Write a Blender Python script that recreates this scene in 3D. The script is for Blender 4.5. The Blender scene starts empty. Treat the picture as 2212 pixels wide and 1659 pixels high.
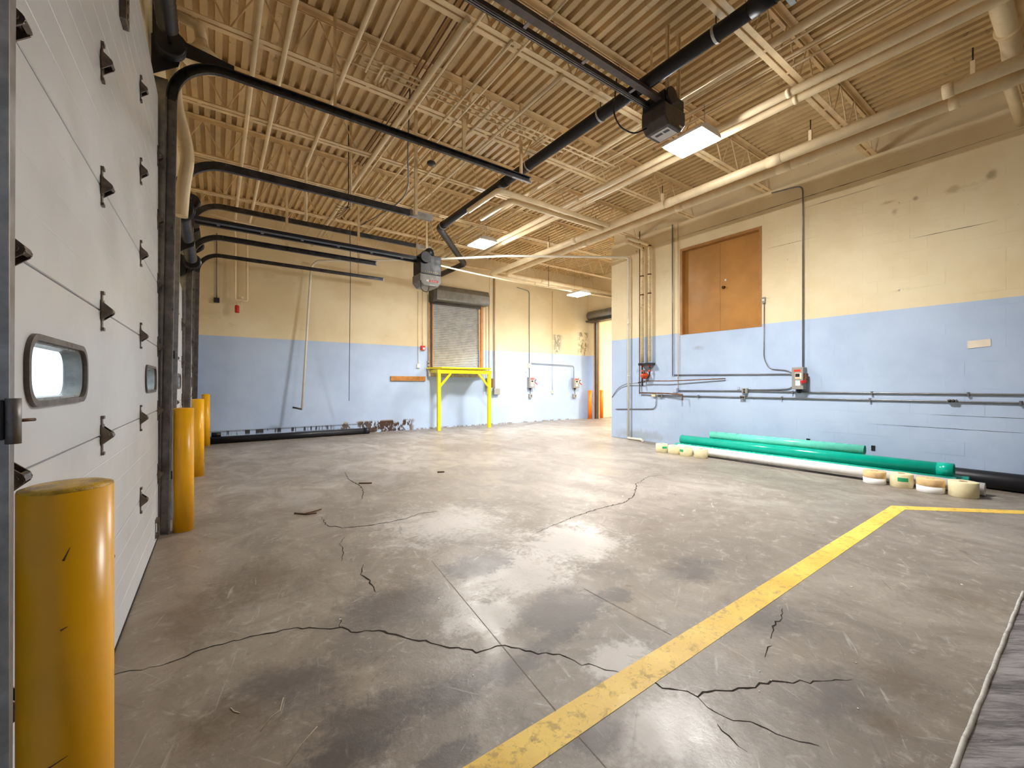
import bpy, math, random
from mathutils import Vector, Matrix
random.seed(7)
C = bpy.context.scene.collection
PI = math.pi
# ------------------------------------------------------------------ camera, world, exposure
W, H, F = 2212.0, 1659.0, 905.0
YAW = math.atan2(1106 - 467, F)
CZ = 1.5
SA, CA = math.sin(YAW), math.cos(YAW)
sc = bpy.context.scene
cam = bpy.data.objects.new('camera', bpy.data.cameras.new('camera'))
C.objects.link(cam)
cam.location = (0, 0, CZ)
cam.rotation_euler = (PI / 2, 0, -YAW)
cam.data.sensor_width = 36.0
cam.data.lens = 36.0 * F / W
cam.data.clip_start = 0.02
sc.camera = cam
sc.view_settings.view_transform = 'Standard'
sc.view_settings.look = 'None'
sc.view_settings.gamma = 1.0
sc.view_settings.exposure = 0.6
sc.view_settings.use_curve_mapping = False
sc.cycles.diffuse_bounces = 7
sc.cycles.max_bounces = 14
sc.cycles.sample_clamp_indirect = 6.0
wd = bpy.data.worlds.new('daylight'); sc.world = wd
wd.use_nodes = True
wd.node_tree.nodes['Background'].inputs[0].default_value = (0.86, 0.95, 1.0, 1)
wd.node_tree.nodes['Background'].inputs[1].default_value = 1.3
LAMP_EMIT = 440.0          # radiance of the lamp lenses
LAMP_COLOR = (1.0, 0.98, 0.95)


def P(u, v, X=None, Y=None, Z=None):
    """point of a real plane (X=, Y= or Z= const) that a pixel of the photograph shows"""
    r, up = (u - W / 2) / F, (H / 2 - v) / F
    d = Vector((SA + CA * r, CA - SA * r, up))
    if X is not None: t = X / d.x
    elif Y is not None: t = Y / d.y
    else: t = (Z - CZ) / d.z
    return Vector((0, 0, CZ)) + d * t


# ------------------------------------------------------------------ node helpers
class NT:
    def __init__(s, name):
        s.m = bpy.data.materials.new(name); s.m.use_nodes = True
        s.t = s.m.node_tree; s.N = s.t.nodes; s.L = s.t.links
        s.b = s.N['Principled BSDF']
    def n(s, typ, **kw):
        x = s.N.new(typ)
        for k, v in kw.items(): setattr(x, k, v)
        return x
    def put(s, sock, val):
        if isinstance(val, bpy.types.NodeSocket): s.L.new(val, sock)
        elif isinstance(val, (tuple, list)) and len(val) == 3 and sock.type == 'RGBA': sock.default_value = (*val, 1)
        else: sock.default_value = val
    def math(s, op, a, b=0.0, c=0.0, clamp=False):
        x = s.n('ShaderNodeMath', operation=op, use_clamp=clamp)
        s.put(x.inputs[0], a); s.put(x.inputs[1], b); s.put(x.inputs[2], c)
        return x.outputs[0]
    def pos(s):
        return s.n('ShaderNodeNewGeometry').outputs['Position']
    def xyz(s, v=None):
        x = s.n('ShaderNodeSeparateXYZ'); s.put(x.inputs[0], v or s.pos()); return x.outputs
    def comb(s, x, y, z):
        c = s.n('ShaderNodeCombineXYZ')
        for i, q in enumerate((x, y, z)): s.put(c.inputs[i], q)
        return c.outputs[0]
    def noise(s, scale, detail=4, rough=0.55, vec=None, dist=0.0):
        x = s.n('ShaderNodeTexNoise')
        x.inputs['Scale'].default_value = scale; x.inputs['Detail'].default_value = detail
        x.inputs['Roughness'].default_value = rough; x.inputs['Distortion'].default_value = dist
        s.put(x.inputs['Vector'], vec if vec is not None else s.pos())
        return x.outputs[0]
    def mapr(s, v, a, b, c=0.0, d=1.0, smooth=True):
        x = s.n('ShaderNodeMapRange', interpolation_type='SMOOTHSTEP' if smooth else 'LINEAR')
        s.put(x.inputs[0], v); s.put(x.inputs[1], a); s.put(x.inputs[2], b); s.put(x.inputs[3], c); s.put(x.inputs[4], d)
        return x.outputs[0]
    def mix(s, f, a, b, mode='MIX'):
        x = s.n('ShaderNodeMix', data_type='RGBA', blend_type=mode)
        s.put(x.inputs[0], f); s.put(x.inputs[6], a); s.put(x.inputs[7], b)
        return x.outputs[2]
    def scale(s, v, k):
        x = s.n('ShaderNodeVectorMath', operation='MULTIPLY')
        s.put(x.inputs[0], v); x.inputs[1].default_value = k
        return x.outputs[0]
    def bump(s, h, strength=0.3, dist=0.01, normal=None):
        x = s.n('ShaderNodeBump'); s.put(x.inputs['Height'], h)
        x.inputs['Strength'].default_value = strength; x.inputs['Distance'].default_value = dist
        if normal is not None: s.L.new(normal, x.inputs['Normal'])
        return x.outputs[0]
    def out(s, col=None, rough=None, metal=None, spec=None, normal=None, **kw):
        if col is not None: s.put(s.b.inputs['Base Color'], col)
        if rough is not None: s.put(s.b.inputs['Roughness'], rough)
        if metal is not None: s.put(s.b.inputs['Metallic'], metal)
        if spec is not None: s.put(s.b.inputs['Specular IOR Level'], spec)
        if normal is not None: s.L.new(normal, s.b.inputs['Normal'])
        for k, v in kw.items(): s.put(s.b.inputs[k], v)
        return s.m


def paint(name, col, rough=0.45, metal=0.0, var=0.12, scale=6.0, spec=0.5, bump=0.0, dirt=None, dirt_amt=0.0):
    """painted or plain surface: base colour with slight mottling, optional dirt spots and relief"""
    t = NT(name)
    n = t.noise(scale, 5, 0.6)
    dark = tuple(c * (1 - var) for c in col); lite = tuple(min(1, c * (1 + var)) for c in col)
    c = t.mix(t.mapr(n, 0.3, 0.7), dark, lite)
    if dirt is not None:
        k = t.mapr(t.noise(scale * 2.7, 6, 0.7), 0.62 - 0.1 * dirt_amt, 0.72, 0, 0.85)
        c = t.mix(k, c, dirt)
    rr = t.mapr(t.noise(scale * 1.7, 3), 0.3, 0.7, rough * 0.85, min(1, rough * 1.15))
    nn = t.bump(t.noise(scale * 8, 4), bump, 0.004) if bump else None
    return t.out(c, rr, metal, spec, nn)


CREAM = (0.80, 0.64, 0.37)
BLUE = (0.46, 0.575, 0.76)
CREAM_Z = 2.735


def wall_mat(name, axis, blocks=True, damage=None, drips=None, spots=()):
    """two-tone painted masonry, blue below the line and cream above it"""
    t = NT(name)
    p = t.pos(); x, y, z = t.xyz(p)
    a = x if axis == 'x' else y
    edge = t.math('ADD', z, t.math('MULTIPLY', t.math('SUBTRACT', t.noise(5, 4), 0.5), 0.012))
    up = t.math('GREATER_THAN', edge, CREAM_Z)
    n1 = t.noise(0.7, 5, 0.6); n2 = t.noise(3.5, 6, 0.65)
    cr = t.mix(t.mapr(n1, 0.35, 0.7), (0.76, 0.63, 0.39), (0.85, 0.74, 0.50))
    bl = t.mix(t.mapr(n1, 0.35, 0.7), (0.42, 0.53, 0.72), (0.50, 0.62, 0.81))
    c = t.mix(up, bl, cr)
    stain = t.mapr(t.noise(1.3, 7, 0.72, t.comb(a, 0.0, t.math('MULTIPLY', z, 2.2))), 0.60, 0.78, 0, 0.45)
    c = t.mix(t.math('MULTIPLY', stain, up), c, (0.40, 0.29, 0.13))
    specks = t.mapr(t.noise(9.0, 2, 0.5), 0.76, 0.80, 0, 0.7)
    c = t.mix(specks, c, (0.22, 0.2, 0.2))
    for (sa, sz, ra, rz, col) in spots:
        dx = t.math('DIVIDE', t.math('SUBTRACT', a, sa), ra); dz = t.math('DIVIDE', t.math('SUBTRACT', z, sz), rz)
        d = t.math('ADD', t.math('SQRT', t.math('ADD', t.math('MULTIPLY', dx, dx), t.math('MULTIPLY', dz, dz))), t.math('MULTIPLY', t.math('SUBTRACT', n2, 0.5), 3.0))
        c = t.mix(t.mapr(d, 0.2, 1.5, 0.6, 0), c, col)
    if damage:
        for (a0, a1, z0, z1, thr, col) in damage:
            m = t.math('MULTIPLY', t.mapr(a, a0 - 0.12, a0 + 0.12), t.mapr(a, a1 - 0.15, a1 + 0.15, 1, 0))
            m = t.math('MULTIPLY', m, t.math('MULTIPLY', t.mapr(z, z0 - 0.03, z0 + 0.02), t.mapr(z, z1 - 0.04, z1 + 0.02, 1, 0)))
            k = t.mapr(t.noise(3.2, 6, 0.75, t.comb(t.math('MULTIPLY', a, 1.6), 3.3, t.math('MULTIPLY', z, 0.9))), thr, thr + 0.05)
            c = t.mix(t.math('MULTIPLY', m, k), c, col)
    if drips:
        a0, a1, z0, z1 = drips
        nz = t.noise(1.0, 3, 0.5, t.comb(t.math('MULTIPLY', a, 13.0), 0.0, t.math('MULTIPLY', z, 1.2)))
        k = t.mapr(nz, 0.50, 0.55)
        m = t.math('MULTIPLY', t.math('MULTIPLY', t.mapr(a, a0, a0 + 0.2), t.mapr(a, a1 - 0.2, a1, 1, 0)), t.math('MULTIPLY', t.mapr(z, z0, z0 + 0.08), t.mapr(z, z1 - 0.005, z1, 1, 0)))
        c = t.mix(t.math('MULTIPLY', m, k), c, (0.05, 0.048, 0.05))
    h = t.noise(55, 4, 0.6)
    nn = t.bump(h, 0.12, 0.004)
    if blocks:
        br = t.n('ShaderNodeTexBrick')
        br.inputs['Scale'].default_value = 1.0
        br.inputs['Brick Width'].default_value = 0.4064; br.inputs['Row Height'].default_value = 0.2032
        br.inputs['Mortar Size'].default_value = 0.006; br.inputs['Mortar Smooth'].default_value = 0.6
        t.put(br.inputs['Vector'], t.comb(a, z, 0.0))
        wear = t.mapr(t.noise(0.9, 4), 0.4, 0.65)
        nn = t.bump(t.math('MULTIPLY', br.outputs['Fac'], wear), -0.35, 0.01, nn)
    return t.out(c, 0.5, 0.0, 0.35, nn)


# ------------------------------------------------------------------ mesh helpers
class MB:
    def __init__(s): s.v, s.f, s.s = [], [], []
    def add(s, vs, fs, smooth=False):
        o = len(s.v); s.v += [tuple(p) for p in vs]
        for f in fs: s.f.append(tuple(i + o for i in f)); s.s.append(smooth)
        return s
    def box(s, x0, y0, z0, x1, y1, z1):
        if x0 > x1: x0, x1 = x1, x0
        if y0 > y1: y0, y1 = y1, y0
        if z0 > z1: z0, z1 = z1, z0
        vs = [(x, y, z) for z in (z0, z1) for y in (y0, y1) for x in (x0, x1)]
        return s.add(vs, [(0, 2, 3, 1), (4, 5, 7, 6), (0, 1, 5, 4), (2, 6, 7, 3), (0, 4, 6, 2), (1, 3, 7, 5)])
    def bar(s, a, b, w, h, up=(0, 0, 1)):
        """rectangular bar from a to b"""
        a, b = Vector(a), Vector(b); d = (b - a).normalized()
        u = Vector(up)
        if abs(d.dot(u)) > 0.95: u = Vector((0, 1, 0))
        r = d.cross(u).normalized(); u = r.cross(d).normalized()
        vs = [p + r * (sx * w / 2) + u * (sy * h / 2) for p in (a, b) for sx, sy in ((-1, -1), (1, -1), (1, 1), (-1, 1))]
        return s.add(vs, [(3, 2, 1, 0), (4, 5, 6, 7), (0, 1, 5, 4), (1, 2, 6, 5), (2, 3, 7, 6), (3, 0, 4, 7)])
    def tube(s, pts, r, seg=12, bend=0.0, caps=True, closed=False):
        """round tube along a polyline, corners rounded by bend"""
        pts = [Vector(p) for p in pts]
        if bend > 0 and len(pts) > 2:
            q = [pts[0]]
            for i in range(1, len(pts) - 1):
                a, b, c = pts[i - 1], pts[i], pts[i + 1]
                d1, d2 = (a - b), (c - b)
                k = min(bend, d1.length * 0.45, d2.length * 0.45)
                p1, p2 = b + d1.normalized() * k, b + d2.normalized() * k
                for j in range(6):
                    w = j / 5.0
                    q.append(p1 * (1 - w) ** 2 + b * 2 * w * (1 - w) + p2 * w * w)
            q.append(pts[-1]); pts = q
        rings = []; nrm = None
        n = len(pts)
        for i, p in enumerate(pts):
            d = (pts[min(i + 1, n - 1)] - pts[max(i - 1, 0)]).normalized()
            if nrm is None:
                u = Vector((0, 0, 1)) if abs(d.z) < 0.9 else Vector((1, 0, 0))
                nrm = (u - d * u.dot(d)).normalized()
            else:
                nrm = (nrm - d * nrm.dot(d)).normalized()
            bn = d.cross(nrm)
            rr = r[i] if isinstance(r, (list, tuple)) else r
            rings.append([p + (nrm * math.cos(2 * PI * k / seg) + bn * math.sin(2 * PI * k / seg)) * rr for k in range(seg)])
        o = len(s.v)
        for g in rings: s.v += [tuple(p) for p in g]
        for i in range(n - 1):
            for k in range(seg):
                k2 = (k + 1) % seg
                s.f.append((o + i * seg + k, o + i * seg + k2, o + (i + 1) * seg + k2, o + (i + 1) * seg + k)); s.s.append(True)
        if caps:
            s.f.append(tuple(o + k for k in range(seg))[::-1]); s.s.append(False)
            s.f.append(tuple(o + (n - 1) * seg + k for k in range(seg))); s.s.append(False)
        return s
    def pipe(s, a, b, ro, ri, seg=28):
        """hollow tube with open ends"""
        a, b = Vector(a), Vector(b); d = (b - a).normalized()
        u = Vector((0, 0, 1)) if abs(d.z) < 0.9 else Vector((1, 0, 0))
        n = (u - d * u.dot(d)).normalized(); m = d.cross(n)
        o = len(s.v)
        for p, r in ((a, ro), (b, ro), (b, ri), (a, ri)):
            s.v += [tuple(p + (n * math.cos(2 * PI * k / seg) + m * math.sin(2 * PI * k / seg)) * r) for k in range(seg)]
        for j in range(4):
            for k in range(seg):
                k2 = (k + 1) % seg; j2 = (j + 1) % 4
                s.f.append((o + j * seg + k, o + j * seg + k2, o + j2 * seg + k2, o + j2 * seg + k)); s.s.append(j in (0, 2))
        return s
    def lathe(s, prof, c=(0, 0, 0), seg=32, axis='z'):
        """prof = [(radius, height)...] turned about an axis through c"""
        o = len(s.v)
        for (r, h) in prof:
            for k in range(seg):
                a = 2 * PI * k / seg; x, y = r * math.cos(a), r * math.sin(a)
                q = {'z': (x, y, h), 'x': (h, x, y), 'y': (x, h, y)}[axis]
                s.v.append((c[0] + q[0], c[1] + q[1], c[2] + q[2]))
        for j in range(len(prof) - 1):
            for k in range(seg):
                k2 = (k + 1) % seg
                f = (o + j * seg + k, o + j * seg + k2, o + (j + 1) * seg + k2, o + (j + 1) * seg + k)
                s.f.append(f if axis != 'y' else f[::-1]); s.s.append(True)
        for j, rev in ((0, True), (len(prof) - 1, False)):
            if prof[j][0] > 1e-6:
                f = tuple(o + j * seg + k for k in range(seg))
                s.f.append(f[::-1] if rev else f); s.s.append(False)
        return s
    def prism(s, poly, a0, a1, plane='xz'):
        """polygon extruded along the remaining axis from a0 to a1"""
        n = len(poly)
        def q(p, a): return {'xz': (p[0], a, p[1]), 'xy': (p[0], p[1], a), 'yz': (a, p[0], p[1])}[plane]
        vs = [q(p, a0) for p in poly] + [q(p, a1) for p in poly]
        fs = [(i, (i + 1) % n, n + (i + 1) % n, n + i) for i in range(n)]
        return s.add(vs, fs + [tuple(range(n))[::-1], tuple(range(n, 2 * n))])
    def mesh(s, name, mat, off=(0, 0, 0)):
        me = bpy.data.meshes.new(name)
        ox, oy, oz = off
        me.from_pydata([(x - ox, y - oy, z - oz) for x, y, z in s.v], [], s.f)
        me.polygons.foreach_set('use_smooth', s.s)
        if mat: me.materials.append(mat)
        me.update()
        import bmesh
        b = bmesh.new(); b.from_mesh(me); bmesh.ops.recalc_face_normals(b, faces=b.faces); b.to_mesh(me); b.free()
        return me


OFF = {}
def tag(o, label=None, cat=None, group=None, kind=None):
    if label: o['label'] = label
    if cat: o['category'] = cat
    if group: o['group'] = group
    if kind: o['kind'] = kind
    return o
def root(name, label, cat, loc=(0, 0, 0), group=None, kind=None):
    o = bpy.data.objects.new(name, None); C.objects.link(o); o.location = loc
    o.empty_display_size = 0.1
    OFF[o.name] = Vector(loc)
    return tag(o, label, cat, group, kind)
def bevel(o, w, seg=2):
    m = o.modifiers.new('edge', 'BEVEL'); m.width = w; m.segments = seg; m.limit_method = 'ANGLE'; m.angle_limit = 0.7
    return o
def part(name, mb, mat, parent, label=None, bev=0.0):
    off = OFF[parent.name]
    o = bpy.data.objects.new(name, mb.mesh(name, mat, off)); C.objects.link(o); o.parent = parent
    OFF[o.name] = off
    if label: o['label'] = label
    if bev: bevel(o, bev)
    return o
def inst(name, me, parent, loc, rot=None):
    """a part that shares mesh data; loc in world space"""
    o = bpy.data.objects.new(name, me); C.objects.link(o); o.parent = parent
    o.location = Vector(loc) - OFF[parent.name]
    if rot: o.rotation_euler = rot
    return o
def single(name, mb, mat, origin, label, cat, group=None, kind=None, bev=0.0):
    o = bpy.data.objects.new(name, mb.mesh(name, mat, origin)); C.objects.link(o); o.location = origin
    OFF[o.name] = Vector(origin)
    if bev: bevel(o, bev)
    return tag(o, label, cat, group, kind)
def slab_with_holes(mb, plane, c0, c1, a0, a1, z0, z1, holes):
    """wall slab between c0 and c1 across, from a0 to a1 along, minus rectangular holes (a0, a1, z0, z1)"""
    A = sorted({a0, a1, *[h[0] for h in holes], *[h[1] for h in holes]})
    Z = sorted({z0, z1, *[h[2] for h in holes], *[h[3] for h in holes]})
    for i in range(len(A) - 1):
        for j in range(len(Z) - 1):
            am, zm = (A[i] + A[i + 1]) / 2, (Z[j] + Z[j + 1]) / 2
            if any(h[0] < am < h[1] and h[2] < zm < h[3] for h in holes): continue
            if plane == 'x': mb.box(c0, A[i], Z[j], c1, A[i + 1], Z[j + 1])
            else: mb.box(A[i], c0, Z[j], A[i + 1], c1, Z[j + 1])
    return mb


# ------------------------------------------------------------------ materials
M = {}
M['ceil'] = paint('ceiling_paint', (0.66, 0.49, 0.255), 0.5, var=0.10, scale=2.0, dirt=(0.25, 0.17, 0.08), dirt_amt=0.2)
M['steelcream'] = paint('cream_steel', (0.80, 0.62, 0.36), 0.45, var=0.10, scale=5)
M['pipecream'] = paint('cream_pipe_paint', (0.84, 0.68, 0.43), 0.4, var=0.08, scale=4)
M['rustpipe'] = paint('worn_cream_pipe', (0.83, 0.68, 0.42), 0.5, var=0.1, scale=7, dirt=(0.16, 0.07, 0.02), dirt_amt=0.9)
M['pvc'] = paint('white_pvc', (0.80, 0.76, 0.64), 0.35, var=0.05)
M['black'] = paint('black_paint', (0.018, 0.018, 0.022), 0.35, var=0.3)
M['blackpipe'] = paint('black_plastic', (0.010, 0.010, 0.014), 0.42, var=0.15, scale=1.5, spec=0.35)
M['track'] = paint('dark_track_steel', (0.075, 0.075, 0.08), 0.38, 0.8, var=0.3, scale=9)
M['galv'] = paint('galvanised_steel', (0.42, 0.41, 0.39), 0.38, 0.75, var=0.2, scale=14)
M['trackgrey'] = paint('dull_track_steel', (0.22, 0.205, 0.20), 0.42, 0.6, var=0.3, scale=8, dirt=(0.09, 0.05, 0.03), dirt_amt=0.3)
M['seal'] = paint('black_rubber', (0.02, 0.02, 0.02), 0.7, var=0.2)
M['doorwhite'] = paint('white_door_enamel', (0.62, 0.635, 0.65), 0.38, var=0.05, scale=1.6)
M['hinge'] = paint('bronze_hinge', (0.16, 0.13, 0.11), 0.35, 0.75, var=0.25, scale=20)
M['winframe'] = paint('brown_window_gasket', (0.12, 0.095, 0.075), 0.45, var=0.25, scale=12)
M['reveal'] = paint('window_lining', (0.35, 0.37, 0.37), 0.3, var=0.25, scale=10)
M['yellow'] = paint('yellow_bollard_paint', (0.90, 0.44, 0.004), 0.32, var=0.07, scale=3, dirt=(0.12, 0.07, 0.02), dirt_amt=-0.6)
M['yellow2'] = paint('bright_yellow_paint', (0.88, 0.74, 0.0), 0.4, var=0.06)
M['yellowdeck'] = paint('yellow_deck', (0.85, 0.70, 0.0), 0.45, var=0.1)
M['orange'] = paint('orange_bollard', (0.95, 0.20, 0.0), 0.4, var=0.05)
M['brown'] = paint('brown_door_paint', (0.44, 0.205, 0.045), 0.42, var=0.12, scale=1.6)
M['brownframe'] = paint('brown_frame_paint', (0.40, 0.19, 0.05), 0.45, var=0.12)
M['orangejamb'] = paint('orange_brown_jamb', (0.58, 0.27, 0.09), 0.5, var=0.15, scale=9)
M['slat'] = paint('grey_shutter_slat', (0.36, 0.335, 0.295), 0.38, 0.35, var=0.15, scale=5)
M['hood'] = paint('grey_hood', (0.23, 0.225, 0.21), 0.38, 0.4, var=0.15)
M['hooddark'] = paint('dark_hood', (0.05, 0.04, 0.03), 0.45, var=0.2)
M['greybox'] = paint('grey_enamel', (0.30, 0.29, 0.265), 0.4, var=0.06, scale=8)
M['greyboxdark'] = paint('grey_enamel_side', (0.27, 0.26, 0.24), 0.4, var=0.06, scale=8)
M['conduit'] = paint('grey_conduit', (0.22, 0.22, 0.235), 0.35, 0.6, var=0.15)
M['red'] = paint('red_paint', (0.62, 0.02, 0.012), 0.4, var=0.1)
M['redlabel'] = paint('red_label', (0.78, 0.035, 0.015), 0.5, var=0.05)
M['pumpred'] = paint('red_pump', (0.60, 0.07, 0.015), 0.4, var=0.2, scale=20)
M['rust'] = paint('rusty_iron', (0.13, 0.055, 0.025), 0.65, var=0.4, scale=25)
M['copper'] = paint('tarnished_copper', (0.20, 0.10, 0.055), 0.45, 0.6, var=0.3, scale=15)
M['wood'] = paint('stained_board', (0.46, 0.19, 0.035), 0.5, var=0.25, scale=9)
M['concrete'] = paint('broken_concrete', (0.40, 0.36, 0.29), 0.85, var=0.3, scale=9, bump=0.6, dirt=(0.12, 0.08, 0.03), dirt_amt=0.8)
M['green'] = paint('green_sewer_pipe', (0.0, 0.42, 0.31), 0.22, var=0.06)
M['teal'] = paint('teal_pipe', (0.03, 0.50, 0.38), 0.25, var=0.06)
M['mint'] = paint('mint_pipe', (0.15, 0.68, 0.53), 0.28, var=0.06)
M['whitetube'] = paint('white_tube', (0.84, 0.83, 0.82), 0.3, var=0.05)
M['tape'] = paint('cream_tape', (0.83, 0.74, 0.47), 0.5, var=0.06, scale=10)
M['tapetan'] = paint('tan_tape', (0.80, 0.55, 0.27), 0.5, var=0.12, scale=10)
M['tapewhite'] = paint('white_tape', (0.86, 0.85, 0.85), 0.5, var=0.04)
M['card'] = paint('cardboard_core', (0.36, 0.24, 0.13), 0.8, var=0.2)
M['greenlabel'] = paint('green_label', (0.02, 0.42, 0.17), 0.5, var=0.05)
M['white'] = paint('white_plastic', (0.82, 0.82, 0.80), 0.35, var=0.04)
M['ivory'] = paint('ivory_plastic', (0.80, 0.70, 0.45), 0.4, var=0.06)
M['darkhole'] = paint('dark_recess', (0.012, 0.01, 0.012), 0.8, var=0.2)
M['opbody'] = paint('operator_housing', (0.075, 0.062, 0.06), 0.4, 0.2, var=0.2, scale=9)
M['opgrey'] = paint('operator_cover', (0.24, 0.225, 0.19), 0.4, 0.1, var=0.1)
M['papertag'] = paint('paper_label', (0.62, 0.60, 0.58), 0.6, var=0.05)
M['masking'] = paint('tape_patch', (0.82, 0.72, 0.60), 0.6, var=0.06)
M['brass'] = paint('dark_brass', (0.10, 0.07, 0.03), 0.25, 0.9, var=0.2)
M['crackmat'] = paint('crack_dark', (0.035, 0.028, 0.022), 0.95, var=0.3, spec=0.1)  # flat dark colour of the floor and wall cracks
M['jointmat'] = paint('filled_joint', (0.24, 0.21, 0.18), 0.9, var=0.3, spec=0.1)
M['twig'] = paint('dry_twig', (0.12, 0.06, 0.03), 0.85, var=0.3)
M['straw'] = paint('dry_straw', (0.42, 0.36, 0.25), 0.85, var=0.2)
M['wallcol_back'] = wall_mat('two_tone_back_wall', 'x', True, damage=[
    (3.0, 5.3, 0.0, 0.38, 0.50, (0.40, 0.37, 0.34)), (3.50, 5.25, 0.0, 0.36, 0.455, (0.060, 0.028, 0.015)), (2.9, 3.9, 0.05, 0.33, 0.52, (0.12, 0.10, 0.09)),
    (-0.15, 3.8, 0.270, 0.297, 0.34, (0.035, 0.032, 0.03)), (1.7, 3.4, 0.155, 0.175, 0.42, (0.06, 0.045, 0.04)),
    (5.2, 12.5, 0.0, 0.05, 0.47, (0.22, 0.15, 0.11)),
    (11.35, 11.75, 2.75, 3.55, 0.47, (0.30, 0.28, 0.21)), (12.75, 13.3, 2.75, 3.75, 0.47, (0.32, 0.26, 0.15))], drips=(0.1, 2.9, 0.13, 0.29))
M['wallcol_y'] = wall_mat('two_tone_side_wall', 'y', False, spots=[(1.77, 4.50, 0.035, 0.04, (0.10, 0.055, 0.02)), (2.02, 4.36, 0.05, 0.07, (0.32, 0.22, 0.07)), (2.10, 4.55, 0.09, 0.03, (0.42, 0.30, 0.12)), (1.35, 4.48, 0.06, 0.05, (0.45, 0.33, 0.15)), (0.95, 4.55, 0.05, 0.06, (0.25, 0.17, 0.06)), (5.5, 2.35, 0.12, 0.05, (0.30, 0.34, 0.42)), (7.2, 0.15, 0.8, 0.12, (0.30, 0.34, 0.36))])
M['wallcol_front'] = wall_mat('two_tone_front_wall', 'x', False)
M['creamwall'] = paint('cream_masonry', (0.84, 0.74, 0.50), 0.55, var=0.05, scale=1.5)


def glass_mat():
    t = NT('window_pane')
    return t.out((0.93, 0.98, 1.0), 0.08, 0.0, 0.5, None, **{'Transmission Weight': 1.0, 'IOR': 1.05})
M['glass'] = glass_mat()


def lens_mat():
    t = NT('lamp_lens')
    lw = t.n('ShaderNodeLayerWeight'); lw.inputs['Blend'].default_value = 0.5
    lobe = t.math('POWER', t.math('SUBTRACT', 1.0, lw.outputs['Facing']), 0.85)   # prismatic lens, throws downwards
    return t.out((0.9, 0.9, 0.9), 0.4, **{'Emission Color': LAMP_COLOR, 'Emission Strength': t.math('MULTIPLY', lobe, LAMP_EMIT)})
M['lens'] = lens_mat()


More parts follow.
